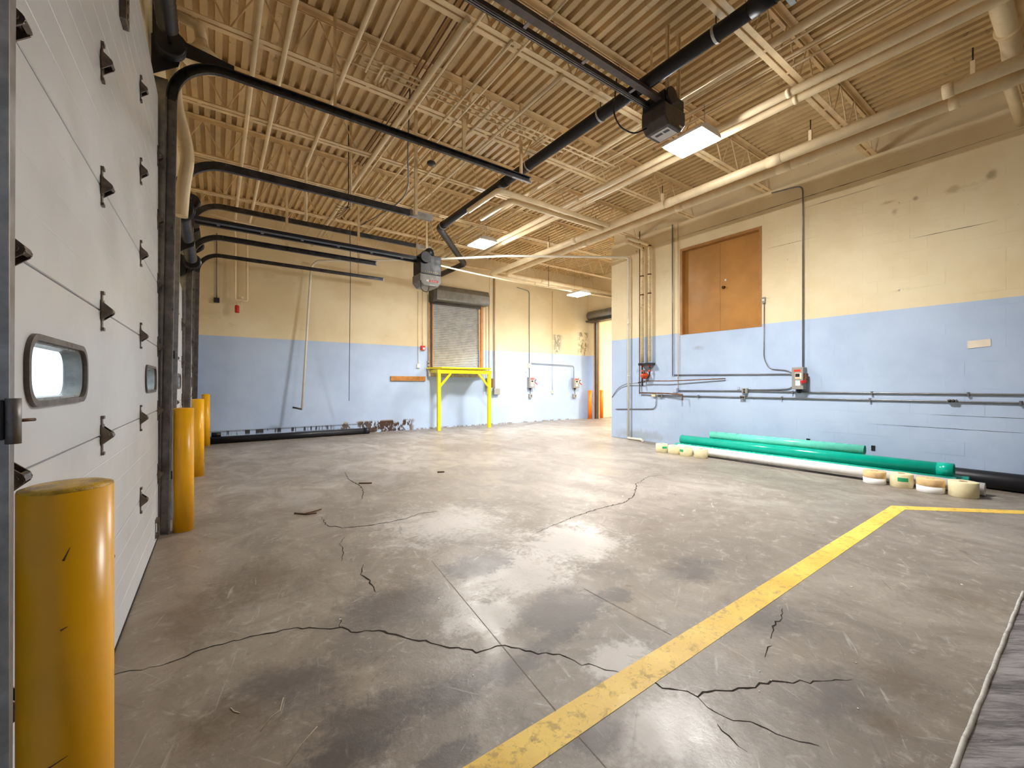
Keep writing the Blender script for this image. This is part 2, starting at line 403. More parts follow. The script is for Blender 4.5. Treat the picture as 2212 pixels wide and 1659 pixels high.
def floor_mat():
    t = NT('stained_concrete')
    p = t.pos(); x, y, z = t.xyz(p)
    warp = t.noise(1.1, 5, 0.6)
    big = t.noise(0.42, 6, 0.62, dist=0.6)
    mid = t.noise(1.8, 8, 0.68, t.scale(p, (1.0, 0.7, 1.0)), 0.8)
    fine = t.noise(9, 8, 0.72, dist=0.5)
    c = t.mix(t.mapr(big, 0.3, 0.7), (0.178, 0.144, 0.110), (0.345, 0.302, 0.252))
    c = t.mix(t.mapr(mid, 0.35, 0.68, 0, 0.75), c, (0.155, 0.13, 0.105))
    c = t.mix(t.mapr(fine, 0.52, 0.70, 0, 0.55), c, (0.46, 0.425, 0.375))
    c = t.mix(t.mapr(fine, 0.30, 0.44, 0.5, 0), c, (0.11, 0.088, 0.068))
    grit = t.noise(38, 6, 0.7)
    c = t.mix(t.mapr(grit, 0.30, 0.42, 0.6, 0), c, (0.09, 0.075, 0.06))
    c = t.mix(t.mapr(grit, 0.60, 0.70, 0, 0.5), c, (0.52, 0.49, 0.45))
    WOB = t.math('ADD', t.math('MULTIPLY', t.math('SUBTRACT', t.noise(3.6, 8, 0.7, dist=0.6), 0.5), 2.4), t.math('MULTIPLY', t.math('SUBTRACT', t.noise(24, 6, 0.7), 0.5), 1.6))
    def blob(u, v, rx, ry, soft=0.5, thr=0.5, wob=0.9, rot=0.0):
        q = P(u, v, Z=0)
        dx, dy = t.math('SUBTRACT', x, q.x), t.math('SUBTRACT', y, q.y)
        cr, sr = math.cos(rot), math.sin(rot)
        ax = t.math('DIVIDE', t.math('ADD', t.math('MULTIPLY', dx, cr), t.math('MULTIPLY', dy, sr)), rx)
        ay = t.math('DIVIDE', t.math('SUBTRACT', t.math('MULTIPLY', dy, cr), t.math('MULTIPLY', dx, sr)), ry)
        d = t.math('SQRT', t.math('ADD', t.math('MULTIPLY', ax, ax), t.math('MULTIPLY', ay, ay)))
        d = t.math('ADD', d, t.math('MULTIPLY', WOB, wob))
        return t.mapr(d, 1 - soft, 1 + soft * 0.3, 1, 0)
    # pale lamp reflections painted into the colour, along with worn-off sealer
    white = (0.55, 0.52, 0.49)
    for b in ((1120, 1235, 0.50, 0.42, 0.5), (1230, 1170, 0.65, 0.5, 0.6), (1050, 1330, 0.26, 0.22, 0.4),
              (1440, 1560, 0.34, 0.15, 0.6), (1330, 1430, 0.25, 0.14, 0.5), (960, 1130, 0.8, 0.7, 0.9)):
        c = t.mix(t.math('MULTIPLY', blob(*b), 0.70), c, white)
    # oil-dark sealer left in patches
    dark = (0.085, 0.072, 0.068)
    for b in ((1220, 1316, 0.36, 0.27, 0.35), (1330, 1285, 0.14, 0.10, 0.4), (1030, 1222, 0.33, 0.22, 0.4), (1190, 1385, 0.20, 0.08, 0.4),
              (860, 1300, 0.40, 0.32, 0.7), (620, 1480, 0.35, 0.22, 0.9), (800, 1560, 0.34, 0.18, 0.7), (990, 1490, 0.26, 0.13, 0.6),
              (1290, 1590, 0.14, 0.10, 0.4), (960, 1640, 0.16, 0.07, 0.5), (1120, 1440, 0.22, 0.10, 0.6), (730, 1640, 0.3, 0.1, 0.8),
              (1500, 1230, 0.35, 0.22, 0.9), (1650, 1330, 0.30, 0.25, 1.0), (1800, 1500, 0.3, 0.2, 1.0)):
        c = t.mix(t.math('MULTIPLY', blob(*b), 0.78), c, dark)
    brown = (0.11, 0.075, 0.04)
    for b in ((420, 1330, 0.25, 0.5, 0.9), (560, 1250, 0.35, 0.45, 0.9), (1960, 1480, 0.16, 0.14, 0.9), (1900, 1560, 0.12, 0.10, 0.9),
              (500, 1560, 0.2, 0.2, 0.9), (2080, 1290, 0.2, 0.25, 0.9)):
        c = t.mix(t.math('MULTIPLY', blob(*b), 0.6), c, brown)
    # scratches and drag marks
    for rot, off, k_ in ((0.5, 0.0, 0.45), (-0.9, 7.0, 0.35), (1.35, 3.0, 0.35)):
        cr, sr = math.cos(rot), math.sin(rot)
        sx = t.math('ADD', t.math('MULTIPLY', x, cr), t.math('MULTIPLY', y, sr)); sy = t.math('SUBTRACT', t.math('MULTIPLY', y, cr), t.math('MULTIPLY', x, sr))
        nz = t.noise(1.0, 5, 0.6, t.comb(t.math('MULTIPLY', sx, 2.2), t.math('MULTIPLY', sy, 26.0), off), 0.7)
        c = t.mix(t.mapr(nz, 0.64, 0.72, 0, k_), c, (0.52, 0.49, 0.44))
        c = t.mix(t.mapr(nz, 0.36, 0.28, 0, k_), c, (0.075, 0.06, 0.05))
    # dirt that gathers along the dock doors
    c = t.mix(t.math('MULTIPLY', t.mapr(x, -0.40, 0.15, 1, 0), 0.35), c, (0.22, 0.15, 0.09))
    rr = t.mapr(t.math('ADD', mid, t.math('MULTIPLY', fine, 0.5)), 0.45, 1.0, 0.27, 0.55)
    h = t.math('ADD', t.math('MULTIPLY', fine, 0.7), t.math('MULTIPLY', t.noise(42, 4, 0.6), 0.35))
    return t.out(c, rr, 0.0, 0.5, t.bump(h, 0.35, 0.008))
M['floor'] = floor_mat()


def line_mat():
    t = NT('worn_yellow_line')
    n = t.noise(12, 8, 0.7, dist=0.4); n2 = t.noise(3.0, 5, 0.6)
    c = t.mix(t.mapr(n2, 0.3, 0.7), (0.68, 0.42, 0.035), (0.82, 0.57, 0.08))
    c = t.mix(t.mapr(n, 0.51, 0.64, 0, 0.7), c, (0.36, 0.23, 0.06))
    c = t.mix(t.mapr(t.noise(40, 6, 0.7), 0.58, 0.68, 0, 0.6), c, (0.20, 0.14, 0.06))
    return t.out(c, t.mapr(n, 0.3, 0.7, 0.35, 0.6), 0.0, 0.5, t.bump(n, 0.3, 0.006))
M['line'] = line_mat()


def film_mat():
    t = NT('stretch_film')
    p = t.pos()
    x, y, z = t.xyz(p)
    al = t.math('SUBTRACT', t.math('MULTIPLY', x, 0.80), t.math('MULTIPLY', y, 0.60)); ac = t.math('ADD', t.math('MULTIPLY', x, 0.60), t.math('MULTIPLY', y, 0.80))
    vv = t.comb(t.math('MULTIPLY', al, 0.55), t.math('MULTIPLY', ac, 4.0), 0.0)
    s = t.noise(6, 9, 0.72, vv, 0.25)
    s2 = t.noise(26, 5, 0.7, vv)
    c = t.mix(t.mapr(s, 0.34, 0.66), (0.12, 0.115, 0.13), (0.62, 0.60, 0.64))
    c = t.mix(t.mapr(s2, 0.62, 0.7, 0, 0.8), c, (0.85, 0.85, 0.86))
    return t.out(c, 0.22, 0.0, 0.6, t.bump(s, 0.5, 0.012))
M['film'] = film_mat()

# ------------------------------------------------------------------ setting
XL, XR, YB, XE = -0.52, 9.22, 13.1, 13.37     # left wall, right wall, back wall, far side wall
YC = 8.13                                      # corner of the right wall
ZTOP = 5.43
fl = MB().box(-4.0, -6.0, -0.2, 18.0, 14.5, 0.0)
floor = single('floor', fl, M['floor'], (0, 0, 0), 'worn and stained concrete warehouse floor', 'floor', kind='structure')

ceil = single('ceiling', MB().box(-1.0, -6.0, 6.17, 18.0, 14.5, 6.3), M['ceil'], (0, 0, 6.17),
              'tan painted corrugated steel roof deck over the open room', 'ceiling', kind='structure')
dk = MB(); prof = []
for i in range(6):
    b = i * 0.1524
    prof += [(b, 6.085), (b + 0.076, 6.085), (b + 0.088, 6.148), (b + 0.1404, 6.148)]
prof.append((0.9144, 6.085))
n = len(prof)
dk.add([(x, -5.9, z) for x, z in prof] + [(x, 13.6, z) for x, z in prof], [(i, i + 1, n + i + 1, n + i) for i in range(n - 1)])
dme = dk.mesh('deck_panel', M['ceil'])
for k in range(20):
    inst('deck_panel', dme, ceil, (-0.62 + k * 0.9144, 0, 0))

# left wall with three dock door openings
D1, D2, D3 = (1.60, 5.35, 4.32), (6.02, 8.88, 3.09), (9.22, 12.45, 4.32)
wl = MB()
slab_with_holes(wl, 'x', -0.80, XL, -6.0, 14.5, 0.0, 6.16, [(d[0] + 0.1, d[1] - 0.1, 0.0, d[2] - 0.08) for d in (D1, D2, D3)])
single('wall_left', wl, M['wallcol_y'], (XL, 3, 0), 'cream over blue dock wall holding three white sectional doors', 'wall', kind='structure')

# back wall with a raised roller shutter opening
RS = (5.93, 7.86, 2.06, 4.42)
wb = MB()
slab_with_holes(wb, 'y', YB, YB + 0.3, -0.8, XE, 0.0, 6.16, [RS])
single('wall_back', wb, M['wallcol_back'], (5, YB, 0), 'cream over blue back wall with peeling paint along the floor', 'wall', kind='structure')

# right wall: plain core, masonry units in front
DB = (4.10, 5.96, 2.69, 4.77)
wr = MB()
slab_with_holes(wr, 'x', XR + 0.0016, XR + 0.4, -6.0, YC, 0.0, ZTOP, [DB])
wr.box(XR + 0.10, -6.0, ZTOP, XR + 0.4, YC, 6.16)
wr.box(XR, -6.0, 5.40, XR + 0.1, YC, ZTOP)
wright = single('wall_right', wr, M['wallcol_y'], (XR, 4, 0), 'cream over blue block wall with raised brown double doors', 'wall', kind='structure')
units = []
cw, ch, g = 0.4064, 0.2032, 0.004
row = 0
z = 0.0
while z < 5.39:
    z1 = min(z + ch, 5.40)
    y = YC - (cw if row % 2 == 0 else cw / 2)
    y1 = YC
    while y1 > 0.3:
        seg = [(y, y1)]
        if z1 > DB[2] + 0.01 and z < DB[3] - 0.01:
            seg = []
            if y1 > DB[1]: seg.append((max(y, DB[1]), y1))
            if y < DB[0]: seg.append((y, min(y1, DB[0])))
        za, zb = z, z1
        if z < DB[2] < z1 and y < DB[1] and y1 > DB[0]: seg = [(y, y1)]; zb = DB[2]
        if z < DB[3] < z1 and y < DB[1] and y1 > DB[0]: seg = [(y, y1)]; za = DB[3]
        for a, b in seg:
            if b - a > 0.03 and zb - za > 0.02: units.append((a + g, b - (0 if b == YC else g), za + g, zb - g))
        y1 = y; y -= cw
    row += 1; z += ch
units.sort(key=lambda q: (q[0] + q[1]) ** 2 / 4 + 85 + ((q[2] + q[3]) / 2 - CZ) ** 2)
shared = {}
for q in units[:300]:
    key = (round(q[1] - q[0], 3), round(q[3] - q[2], 3))
    if key not in shared:
        shared[key] = MB().box(0, 0, 0, 0.012, key[0], key[1]).mesh('block', M['wallcol_y'])
    inst('block', shared[key], wright, (XR + random.uniform(-0.0008, 0.0008), q[0], q[2]))
rest = MB()
for q in units[300:]: rest.box(XR, q[0], q[2], XR + 0.012, q[1], q[3])
o = part('block', rest, M['wallcol_y'], wright); o['kind'] = 'stuff'

def joint_crack(y0, y1, z, w):
    n_ = max(2, int(abs(y1 - y0) / 0.12)); vs = []
    for k in range(n_ + 1):
        yy = y0 + (y1 - y0) * k / n_; ww = w * (0.3 + random.random()) * math.sin(PI * (k + 0.4) / (n_ + 0.8)); zz = z + random.uniform(-0.002, 0.002)
        vs += [(XR - 0.0012, yy, zz - ww), (XR - 0.0012, yy, zz + ww)]
    part('joint_crack', MB().add(vs, [(2 * k, 2 * k + 1, 2 * k + 3, 2 * k + 2) for k in range(n_)]), M['crackmat'], wright)
joint_crack(0.4, 6.6, 5.08, 0.006)
joint_crack(2.2, 3.4, 4.877, 0.004)
joint_crack(3.1, 4.0, 4.27, 0.003)
joint_crack(0.9, 1.8, 3.86, 0.003)
joint_crack(0.5, 1.6, 1.016, 0.003)
joint_crack(0.6, 2.4, 0.813, 0.003)
# wall return beyond the corner, far side wall with an opening, front wall behind the camera
DE = (9.6, 12.72, 0.0, 4.15)
we = MB()
slab_with_holes(we, 'x', XE, XE + 0.20, YC, YB + 0.3, 0.0, 6.16, [DE])
we.box(XR + 0.4, YC - 0.3, 0, XE + 0.20, YC - 0.004, 6.16)
single('wall_side', we, M['wallcol_y'], (XE, 11, 0), 'far cream over blue side wall around the tall open doorway', 'wall', kind='structure')
wx = MB().box(17.0, 8.0, 0, 17.2, 14.5, 6.16).box(XE + 0.20, 13.08, 0, 17, 13.4, 6.16).box(XE + 0.20, 8.6, 0, 17, 8.8, 6.16)
single('wall_beyond', wx, M['creamwall'], (15, 13.7, 0), 'plain cream wall seen through the open doorway', 'wall', kind='structure')
single('wall_front', MB().box(-0.8, -6.2, 0, XR + 0.4, -6.0, 6.16), M['wallcol_front'], (4, -6, 0), 'painted wall behind the viewer', 'wall', kind='structure')

# ------------------------------------------------------------------ dock doors
SEC = 0.6165
def rrect(y0, y1, z0, z1, r, n=10):
    pts = []
    for cx, cz, a0 in ((y1 - r, z1 - r, 0), (y0 + r, z1 - r, PI / 2), (y0 + r, z0 + r, PI), (y1 - r, z0 + r, 1.5 * PI)):
        for k in range(n + 1):
            a = a0 + k / n * PI / 2
            pts.append((cx + r * math.cos(a), cz + r * math.sin(a)))
    return pts
def ring(mb, outer, inner, xa, xb, smooth=False):
    n = len(outer)
    vs = [(xb, *p) for p in outer] + [(xb, *p) for p in inner] + [(xa, *p) for p in outer] + [(xa, *p) for p in inner]
    fs = []
    for i in range(n):
        j = (i + 1) % n
        fs += [(i, j, n + j, n + i), (2 * n + i, 3 * n + i, 3 * n + j, 2 * n + j), (n + i, n + j, 3 * n + j, 3 * n + i), (i, 2 * n + i, 2 * n + j, j)]
    return mb.add(vs, fs, smooth)
XD0, XD1 = -0.515, -0.465
def section_mesh(y0, y1, z0, z1, wins):
    mb = MB()
    gz = [z0 + 0.004] + [z0 + (z1 - z0) * k for k in (0.27, 0.52, 0.77)] + [z1 - 0.004]
    def strip(ya, yb, za, zb): mb.box(XD0 + 0.025, ya, za, XD1, yb, zb).box(XD0, ya, z0, XD0 + 0.025, yb, z1)
    if not wins:
        poly = [(XD0, z0), (XD0 + 0.025, z0), (XD0 + 0.025, gz[0]), (XD1 - 0.003, gz[0]), (XD1, gz[0] + 0.003)]
        for q in gz[1:-1]: poly += [(XD1, q - 0.004), (XD1 - 0.0012, q), (XD1, q + 0.004)]
        poly += [(XD1, gz[-1] - 0.003), (XD1 - 0.003, gz[-1]), (XD0 + 0.025, gz[-1]), (XD0 + 0.025, z1), (XD0, z1)]
        return mb.prism(poly, y0, y1)
    cuts = [y0]
    for (a, b, c, d) in wins: cuts += [a - 0.06, b + 0.06]
    cuts.append(y1)
    for i in range(0, len(cuts), 2): strip(cuts[i], cuts[i + 1], gz[0], gz[-1])
    for (a, b, c, d) in wins:
        inner = rrect(a, b, c, d, 0.075)
        A, B, Z0, Z1 = a - 0.06, b + 0.06, gz[0], gz[-1]
        cy, cz = (a + b) / 2, (c + d) / 2
        outer = []
        for (py, pz) in inner:
            dy, dz = py - cy, pz - cz
            k = min((B - cy) / abs(dy) if abs(dy) > 1e-9 else 1e9, (Z1 - cz if dz > 0 else cz - Z0) / abs(dz) if abs(dz) > 1e-9 else 1e9)
            outer.append([cy + dy * k, cz + dz * k])
        for C_ in ((A, Z0), (A, Z1), (B, Z0), (B, Z1)):
            i = min(range(len(outer)), key=lambda i: (outer[i][0] - C_[0]) ** 2 + (outer[i][1] - C_[1]) ** 2)
            outer[i] = list(C_)
        ring(mb, outer, inner, XD0, XD1)
    return mb

hm = MB()
hm.box(0, -0.016, -0.095, 0.005, 0.016, 0.095)
hm.box(0, -0.018, 0.082, 0.012, 0.018, 0.097).box(0, -0.018, -0.097, 0.012, 0.018, -0.082)
for s_ in (-1, 1):
    hm.prism([(0.004, 0.048), (0.042, 0.012), (0.047, 0.0), (0.043, -0.012), (0.004, -0.046)], s_ * 0.026 - 0.003, s_ * 0.026 + 0.003)
hm.box(0.003, -0.026, -0.045, 0.008, 0.026, 0.055)
hm.prism([(0.036, 0.016), (0.044, 0.010), (0.047, -0.006), (0.038, -0.012)], -0.026, 0.026)
hm.tube([(0.027, -0.034, 0.0), (0.027, 0.034, 0.0)], 0.009, 10)
hinge_me = hm.mesh('hinge', M['hinge'])

def dock_door(idx, d, label, hy, wins, nsec):
    y0, y1, top = d
    t = root('door_%d' % idx, label, 'dock door', (XD0, (y0 + y1) / 2, 0), kind='structure')
    for k in range(nsec):
        z0, z1 = 0.012 + k * SEC, 0.012 + (k + 1) * SEC
        w = wins if k == 2 else []
        s = part('section', section_mesh(y0, y1, z0, z1, w), M['doorwhite'], t)
        for (a, b, c, e) in w:
            fr = MB(); ring(fr, rrect(a - 0.018, b + 0.018, c - 0.018, e + 0.018, 0.09), rrect(a + 0.002, b - 0.002, c + 0.002, e - 0.002, 0.073), XD1 - 0.002, XD1 + 0.012)
            part('window_frame', fr, M['winframe'], s)
            ln = MB(); ring(ln, rrect(a + 0.0005, b - 0.0005, c + 0.0005, e - 0.0005, 0.0745), rrect(a + 0.010, b - 0.010, c + 0.010, e - 0.010, 0.066), XD0 - 0.012, XD1 - 0.003)
            part('window_lining', ln, M['reveal'], s)
            pn = MB(); pp = rrect(a + 0.011, b - 0.011, c + 0.011, e - 0.011, 0.065)
            pn.prism(pp, XD0 - 0.008, XD0 - 0.003, 'yz')
            part('window_pane', pn, M['glass'], s)
    for y in hy:
        for k in range(1, nsec): inst('hinge', hinge_me, t, (XD1, y, 0.012 + k * SEC))
    part('bottom_seal', MB().box(XD0, y0, 0.0, XD1 + 0.004, y1, 0.014), M['seal'], t)
    return t
d1 = dock_door(1, D1, 'nearest tall white sectional dock door with two rounded windows', (1.70, 2.87, 4.17, 5.30), [(1.86, 2.53, 1.445, 1.64), (4.44, 5.11, 1.445, 1.64)], 7)
d2 = dock_door(2, D2, 'shorter white sectional dock door, the middle one of three', (6.15, 7.44, 8.75), [(6.50, 7.12, 1.445, 1.64), (7.80, 8.42, 1.445, 1.64)], 5)
d3 = dock_door(3, D3, 'white sectional dock door farthest along, beside the back wall', (9.35, 10.8, 12.3), [(9.62, 10.24, 1.445, 1.64), (11.45, 12.05, 1.445, 1.64)], 7)
# lift handle and centre bracket of the near door
part('lift_handle', MB().box(XD1, 5.10, 0.20, XD1 + 0.02, 5.20, 0.235).box(XD1, 5.10, 0.06, XD1 + 0.02, 5.20, 0.095).box(XD1 + 0.012, 5.12, 0.06, XD1 + 0.028, 5.18, 0.235), M['hinge'], d1, bev=0.004)
br = MB().box(XD1, 3.34, 3.66, XD1 + 0.03, 3.46, 3.95)
for k in range(3): br.tube([(XD1 + 0.02, 3.40, 3.71 + 0.08 * k), (XD1 + 0.036, 3.40, 3.71 + 0.08 * k)], 0.018, 10)
part('operator_bracket', br, M['hinge'], d1, bev=0.004)
part('slide_lock', MB().box(XD1, 6.12, 1.90, XD1 + 0.015, 7.0, 1.92).box(XD1, 6.98, 1.90, XD1 + 0.02, 7.0, 2.02), M['hinge'], d2)

# ------------------------------------------------------------------ door tracks
def sweep_xz(mb, path, prof):
    """prof = closed polygon (normal offset, y) swept along a path in the xz plane"""
    n = len(path); k = len(prof); o = len(mb.v)
    for i in range(n):
        a, b = Vector(path[max(i - 1, 0)]), Vector(path[min(i + 1, n - 1)])
        d = (b - a).normalized(); nn = Vector((d.y, -d.x))
        for (q, y) in prof: mb.v.append((path[i][0] + nn.x * q, y, path[i][1] + nn.y * q))
    for i in range(n - 1):
        for j in range(k):
            j2 = (j + 1) % k
            mb.f.append((o + i * k + j, o + i * k + j2, o + (i + 1) * k + j2, o + (i + 1) * k + j)); mb.s.append(False)
    mb.f.append(tuple(o + j for j in range(k))); mb.s.append(False)
    mb.f.append(tuple(o + (n - 1) * k + j for j in range(k))[::-1]); mb.s.append(False)
    return mb
def cprof(y, s, w=0.09, d=0.045, t=0.004):
    """C section: web at y, flanges reaching towards s"""
    return [(-w / 2, y), (w / 2, y), (w / 2, y + s * d), (w / 2 - 0.012, y + s * d), (w / 2 - 0.012, y + s * d - s * t), (w / 2 - t, y + s * d - s * t),
            (w / 2 - t, y + s * t), (-w / 2 + t, y + s * t), (-w / 2 + t, y + s * d - s * t), (-w / 2 + 0.012, y + s * d - s * t), (-w / 2 + 0.012, y + s * d), (-w / 2, y + s * d)]
def door_track(y, side, ztop, xend, label, bright=None, R=0.46, zb=0.0, x0=-0.425, x1=-0.365, slim=False):
    t = root('door_track', label, 'door track', (x0, y, zb), group='door tracks')
    zc = ztop - R
    vert = [(x0, zb + 0.004), (x1, zc)]
    part('vertical_rail', sweep_xz(MB(), vert, cprof(y, side)), bright or M['trackgrey'], t)
    arc = [(x1 + R * (1 - math.cos(a)), zc + R * math.sin(a)) for a in [k * PI / 2 / 12 for k in range(13)]]
    part('curved_rail', sweep_xz(MB(), arc, cprof(y, side)), M['track'], t)
    part('horizontal_rail', sweep_xz(MB(), [(x1 + R, ztop), (xend, ztop)], cprof(y, side)), M['track'], t)
    # galvanised tip
    part('rail_tip', sweep_xz(MB(), [(xend - 0.35, ztop), (xend + 0.02, ztop)], [(q * 1.06, yy - side * 0.003) for q, yy in cprof(y, side)]), M['galv'], t)
    # wall angle behind the rail and its brackets
    part('wall_angle', MB().box(XL + 0.002, y - side * 0.004, zb + 0.004, x0 + 0.03 if not slim else x1 + 0.042, y - side * 0.010, zc + 0.2).box(XL + 0.001, y - side * 0.004, zb + 0.004, XL + 0.006, y + side * 0.06, zc + 0.2), M['galv'], t)
    for k in range(5):
        zz = zb + 0.45 + k * (zc - 0.6) / 4.5
        part('bracket', MB().box(XL + 0.006, y - side * 0.016, zz, x0 + (0.05 if not slim else 0.03), y - side * 0.011, zz + 0.09).box(x0 - 0.005, y - side * 0.03, zz + 0.02, x0 + 0.02, y - side * 0.010, zz + 0.07), M['galv'] if k % 2 else M['black'], t)
    return t
# side = direction of the channel opening (towards the door)
tA0 = door_track(1.53, 1, 4.82, 4.05, 'steel track at the near edge of the nearest dock door', x0=-0.462, x1=-0.449, slim=True)
tA = door_track(5.43, -1, 4.82, 4.18, 'steel track between the nearest and the middle dock door, curving high into the room')
tB = door_track(5.96, 1, 4.05, 2.70, 'steel track at the near edge of the middle dock door, with a bright upright', bright=M['galv'])
tD = door_track(8.93, -1, 4.05, 2.76, 'steel track at the far edge of the middle dock door, low above the room')
tCx = door_track(9.14, 1, 4.68, 4.10, 'steel track at the near edge of the farthest dock door')
tE = door_track(12.53, -1, 4.64, 4.10, 'steel track at the far edge of the farthest dock door, along the back wall')

# near bracket with a roller lock on the near track
lk = root('track_lock', 'black slide lock with a steel cylinder on the near track', 'lock', (-0.40, 1.53, 1.40))
part('lock_plate', MB().box(-0.50, 1.485, 1.368, -0.406, 1.510, 1.462), M['black'], lk, bev=0.004)
part('lock_cylinder', MB().tube([(-0.394, 1.497, 1.358), (-0.394, 1.497, 1.466)], 0.0135, 20), M['trackgrey'], lk)
part('lock_pin', MB().tube([(-0.388, 1.51, 1.412), (-0.368, 1.535, 1.412)], 0.004, 8), M['rust'], lk)

# counterbalance shafts with springs and drums above the doors
def shaft(d, zs, label, xs=-0.36):
    y0, y1, _ = d
    t = root('spring_shaft', label, 'door spring', (xs, y0, zs), group='counterbalance shafts')
    part('shaft', MB().tube([(xs, y0 - 0.06, zs), (xs, y1 + 0.06, zs)], 0.016, 10), M['track'], t)
    for a, b in ((y0 + 0.35, (y0 + y1) / 2 - 0.1), ((y0 + y1) / 2 + 0.1, y1 - 0.35)):
        nb = int((b - a) / 0.06); pr = []
        for k in range(nb): pr += [(0.074, k * 0.06), (0.082, k * 0.06 + 0.03)]
        part('spring', MB().lathe(pr, (xs, a, zs), 16, 'y'), M['black'], t)
    for y in (y0 + 0.12, y1 - 0.20):
        part('cable_drum', MB().lathe([(0.10, 0), (0.135, 0.006), (0.11, 0.02), (0.10, 0.05), (0.12, 0.09), (0.05, 0.10)], (xs, y, zs), 24, 'y'), M['black'], t)
    for y in (y0 - 0.01, y1 + 0.005, (y0 + y1) / 2):
        part('bearing_plate', MB().prism([(XL + 0.003, zs - 0.24), (xs + 0.05, zs - 0.08), (xs + 0.08, zs + 0.05), (xs + 0.03, zs + 0.08), (XL + 0.003, zs + 0.16)], y, y + 0.008), M['black'], t)
    return t
s1 = shaft(D1, 4.76, 'black spring shaft with cable drums above the nearest dock door')
shaft(D2, 3.52, 'black spring shaft with cable drums above the middle dock door', -0.33)
shaft(D3, 4.74, 'black spring shaft with cable drums above the farthest dock door')

part('header_plate', MB().prism([(XL + 0.003, 4.62), (-0.40, 4.86), (0.16, 4.865), (0.16, 4.95), (-0.30, 5.02), (-0.40, 5.60), (XL + 0.003, 5.60)], 5.455, 5.465), M['black'], s1)
# ------------------------------------------------------------------ roof joists
ZB, ZT = ZTOP, 6.08
joists = [(-2.72, 9.3), (-1.04, 9.3), (0.64, 9.3), (2.32, 9.3), (3.98, 9.3), (5.63, 9.3), (7.31, 9.3), (8.97, XE), (10.66, XE), (12.33, XE)]
ORD = ['tenth', 'ninth', 'eighth', 'seventh', 'sixth', 'fifth', 'fourth', 'third', 'second', 'first']
pitch = 0.61
dgu = MB().tube([(0, 0, ZB + 0.02), (pitch / 2, 0, ZT - 0.03)], 0.010, 6, caps=False).mesh('web_bar', M['steelcream'])
dgd = MB().tube([(0, 0, ZT - 0.03), (pitch / 2, 0, ZB + 0.02)], 0.010, 6, caps=False).mesh('web_bar', M['steelcream'])
chord_cache = {}
for i, (y, x1) in enumerate(joists):
    if i < 1: continue
    j = root('roof_joist', 'cream open-web steel roof joist, %s from the back wall' % ORD[i] if i < 9 else 'cream open-web steel roof joist closest to the back wall',
             'roof joist', (XL, y, ZB), group='roof joists')
    x0 = XL + 0.004 if i >= 2 else XL + 0.004
    xe = 9.30 if x1 == 9.3 else XE - 0.004
    if xe not in chord_cache:
        bt = MB(); tp = MB()
        for s_ in (-1, 1):
            bt.box(x0, s_ * 0.010, ZB, xe if xe > 10 else 9.21, s_ * 0.076, ZB + 0.006).box(x0, s_ * 0.012, ZB, xe if xe > 10 else 9.21, s_ * 0.018, ZB + 0.05)
            tp.box(x0, s_ * 0.010, ZT - 0.006, xe, s_ * 0.082, ZT).box(x0, s_ * 0.012, ZT - 0.055, xe, s_ * 0.018, ZT)
        for k in range(int((xe - x0) / pitch)):
            xk = x0 + 0.3 + k * pitch
            if xk < min(xe, 9.2) - 0.05 or xe > 10: bt.box(xk, -0.012, ZB + 0.001, xk + 0.05, 0.012, ZB + 0.03)
        chord_cache[xe] = (bt.mesh('bottom_chord', M['steelcream']), tp.mesh('top_chord', M['steelcream']))
    inst('bottom_chord', chord_cache[xe][0], j, (0, y, 0))
    inst('top_chord', chord_cache[xe][1], j, (0, y, 0))
    nb = int((xe - x0) / pitch)
    for k in range(nb):
        inst('web_bar', dgu, j, (x0 + 0.02 + k * pitch, y, 0))
        inst('web_bar', dgd, j, (x0 + 0.02 + k * pitch + pitch / 2, y, 0))
# short bridging angles tying the joists together
# ------------------------------------------------------------------ overhead pipes
def run(name, pts, r, mat, label, cat='pipe', bend=0.12, seg=14, group=None, couplings=(), cr=1.16, cmat=None):
    pts = [Vector(p) for p in pts]
    o = single(name, MB().tube(pts, r, seg, bend), mat, tuple(pts[0]), label, cat, group)
    for (a, d, ln) in couplings:
        a = Vector(a); d = Vector(d).normalized()
        part('coupling', MB().tube([a - d * ln / 2, a + d * ln / 2], r * cr, seg), cmat or mat, o)
    return o
G = 'overhead pipes'
# black drain pipe on clevis hangers
bp = run('drain_pipe', [(4.40, -4.5, 5.27), (4.40, 9.28, 5.27), (6.22, 11.35, 5.19), (6.18, 13.09, 5.19)], 0.083, M['blackpipe'],
         'long black plastic drain pipe hung under the joists', bend=0.10, seg=22, couplings=[((4.4, 1.95, 5.27), (0, 1, 0), 0.22), ((4.4, 6.5, 5.27), (0, 1, 0), 0.2), ((4.4, 9.05, 5.27), (0, 1, 0), 0.16)], cr=1.08)
for (y, zt) in ((2.32, ZB), (3.98, ZB), (5.63, ZB), (8.97, ZB)):
    yy = y + 0.10
    h = root('pipe_hanger', 'steel clevis hanger holding the black drain pipe, %s' % {2.32: 'nearest of the four', 3.98: 'behind the door operator', 5.63: 'third one back', 8.97: 'farthest, near the pipe bend'}[y],
             'pipe hanger', (4.40, yy, zt), group='clevis hangers')
    ringp = [(4.40 + 0.092 * math.cos(a), yy, 5.27 + 0.092 * math.sin(a)) for a in [k * 2 * PI / 24 for k in range(25)]]
    cl = MB()
    for k in range(24): cl.bar(ringp[k], ringp[k + 1], 0.03, 0.006, up=(ringp[k][0] - 4.40, 0, ringp[k][2] - 5.27))
    part('clevis', cl, M['galv'], h)
    part('rod', MB().tube([(4.40, yy, 5.36), (4.40, yy, 5.60)], 0.007, 8), M['black'], h)
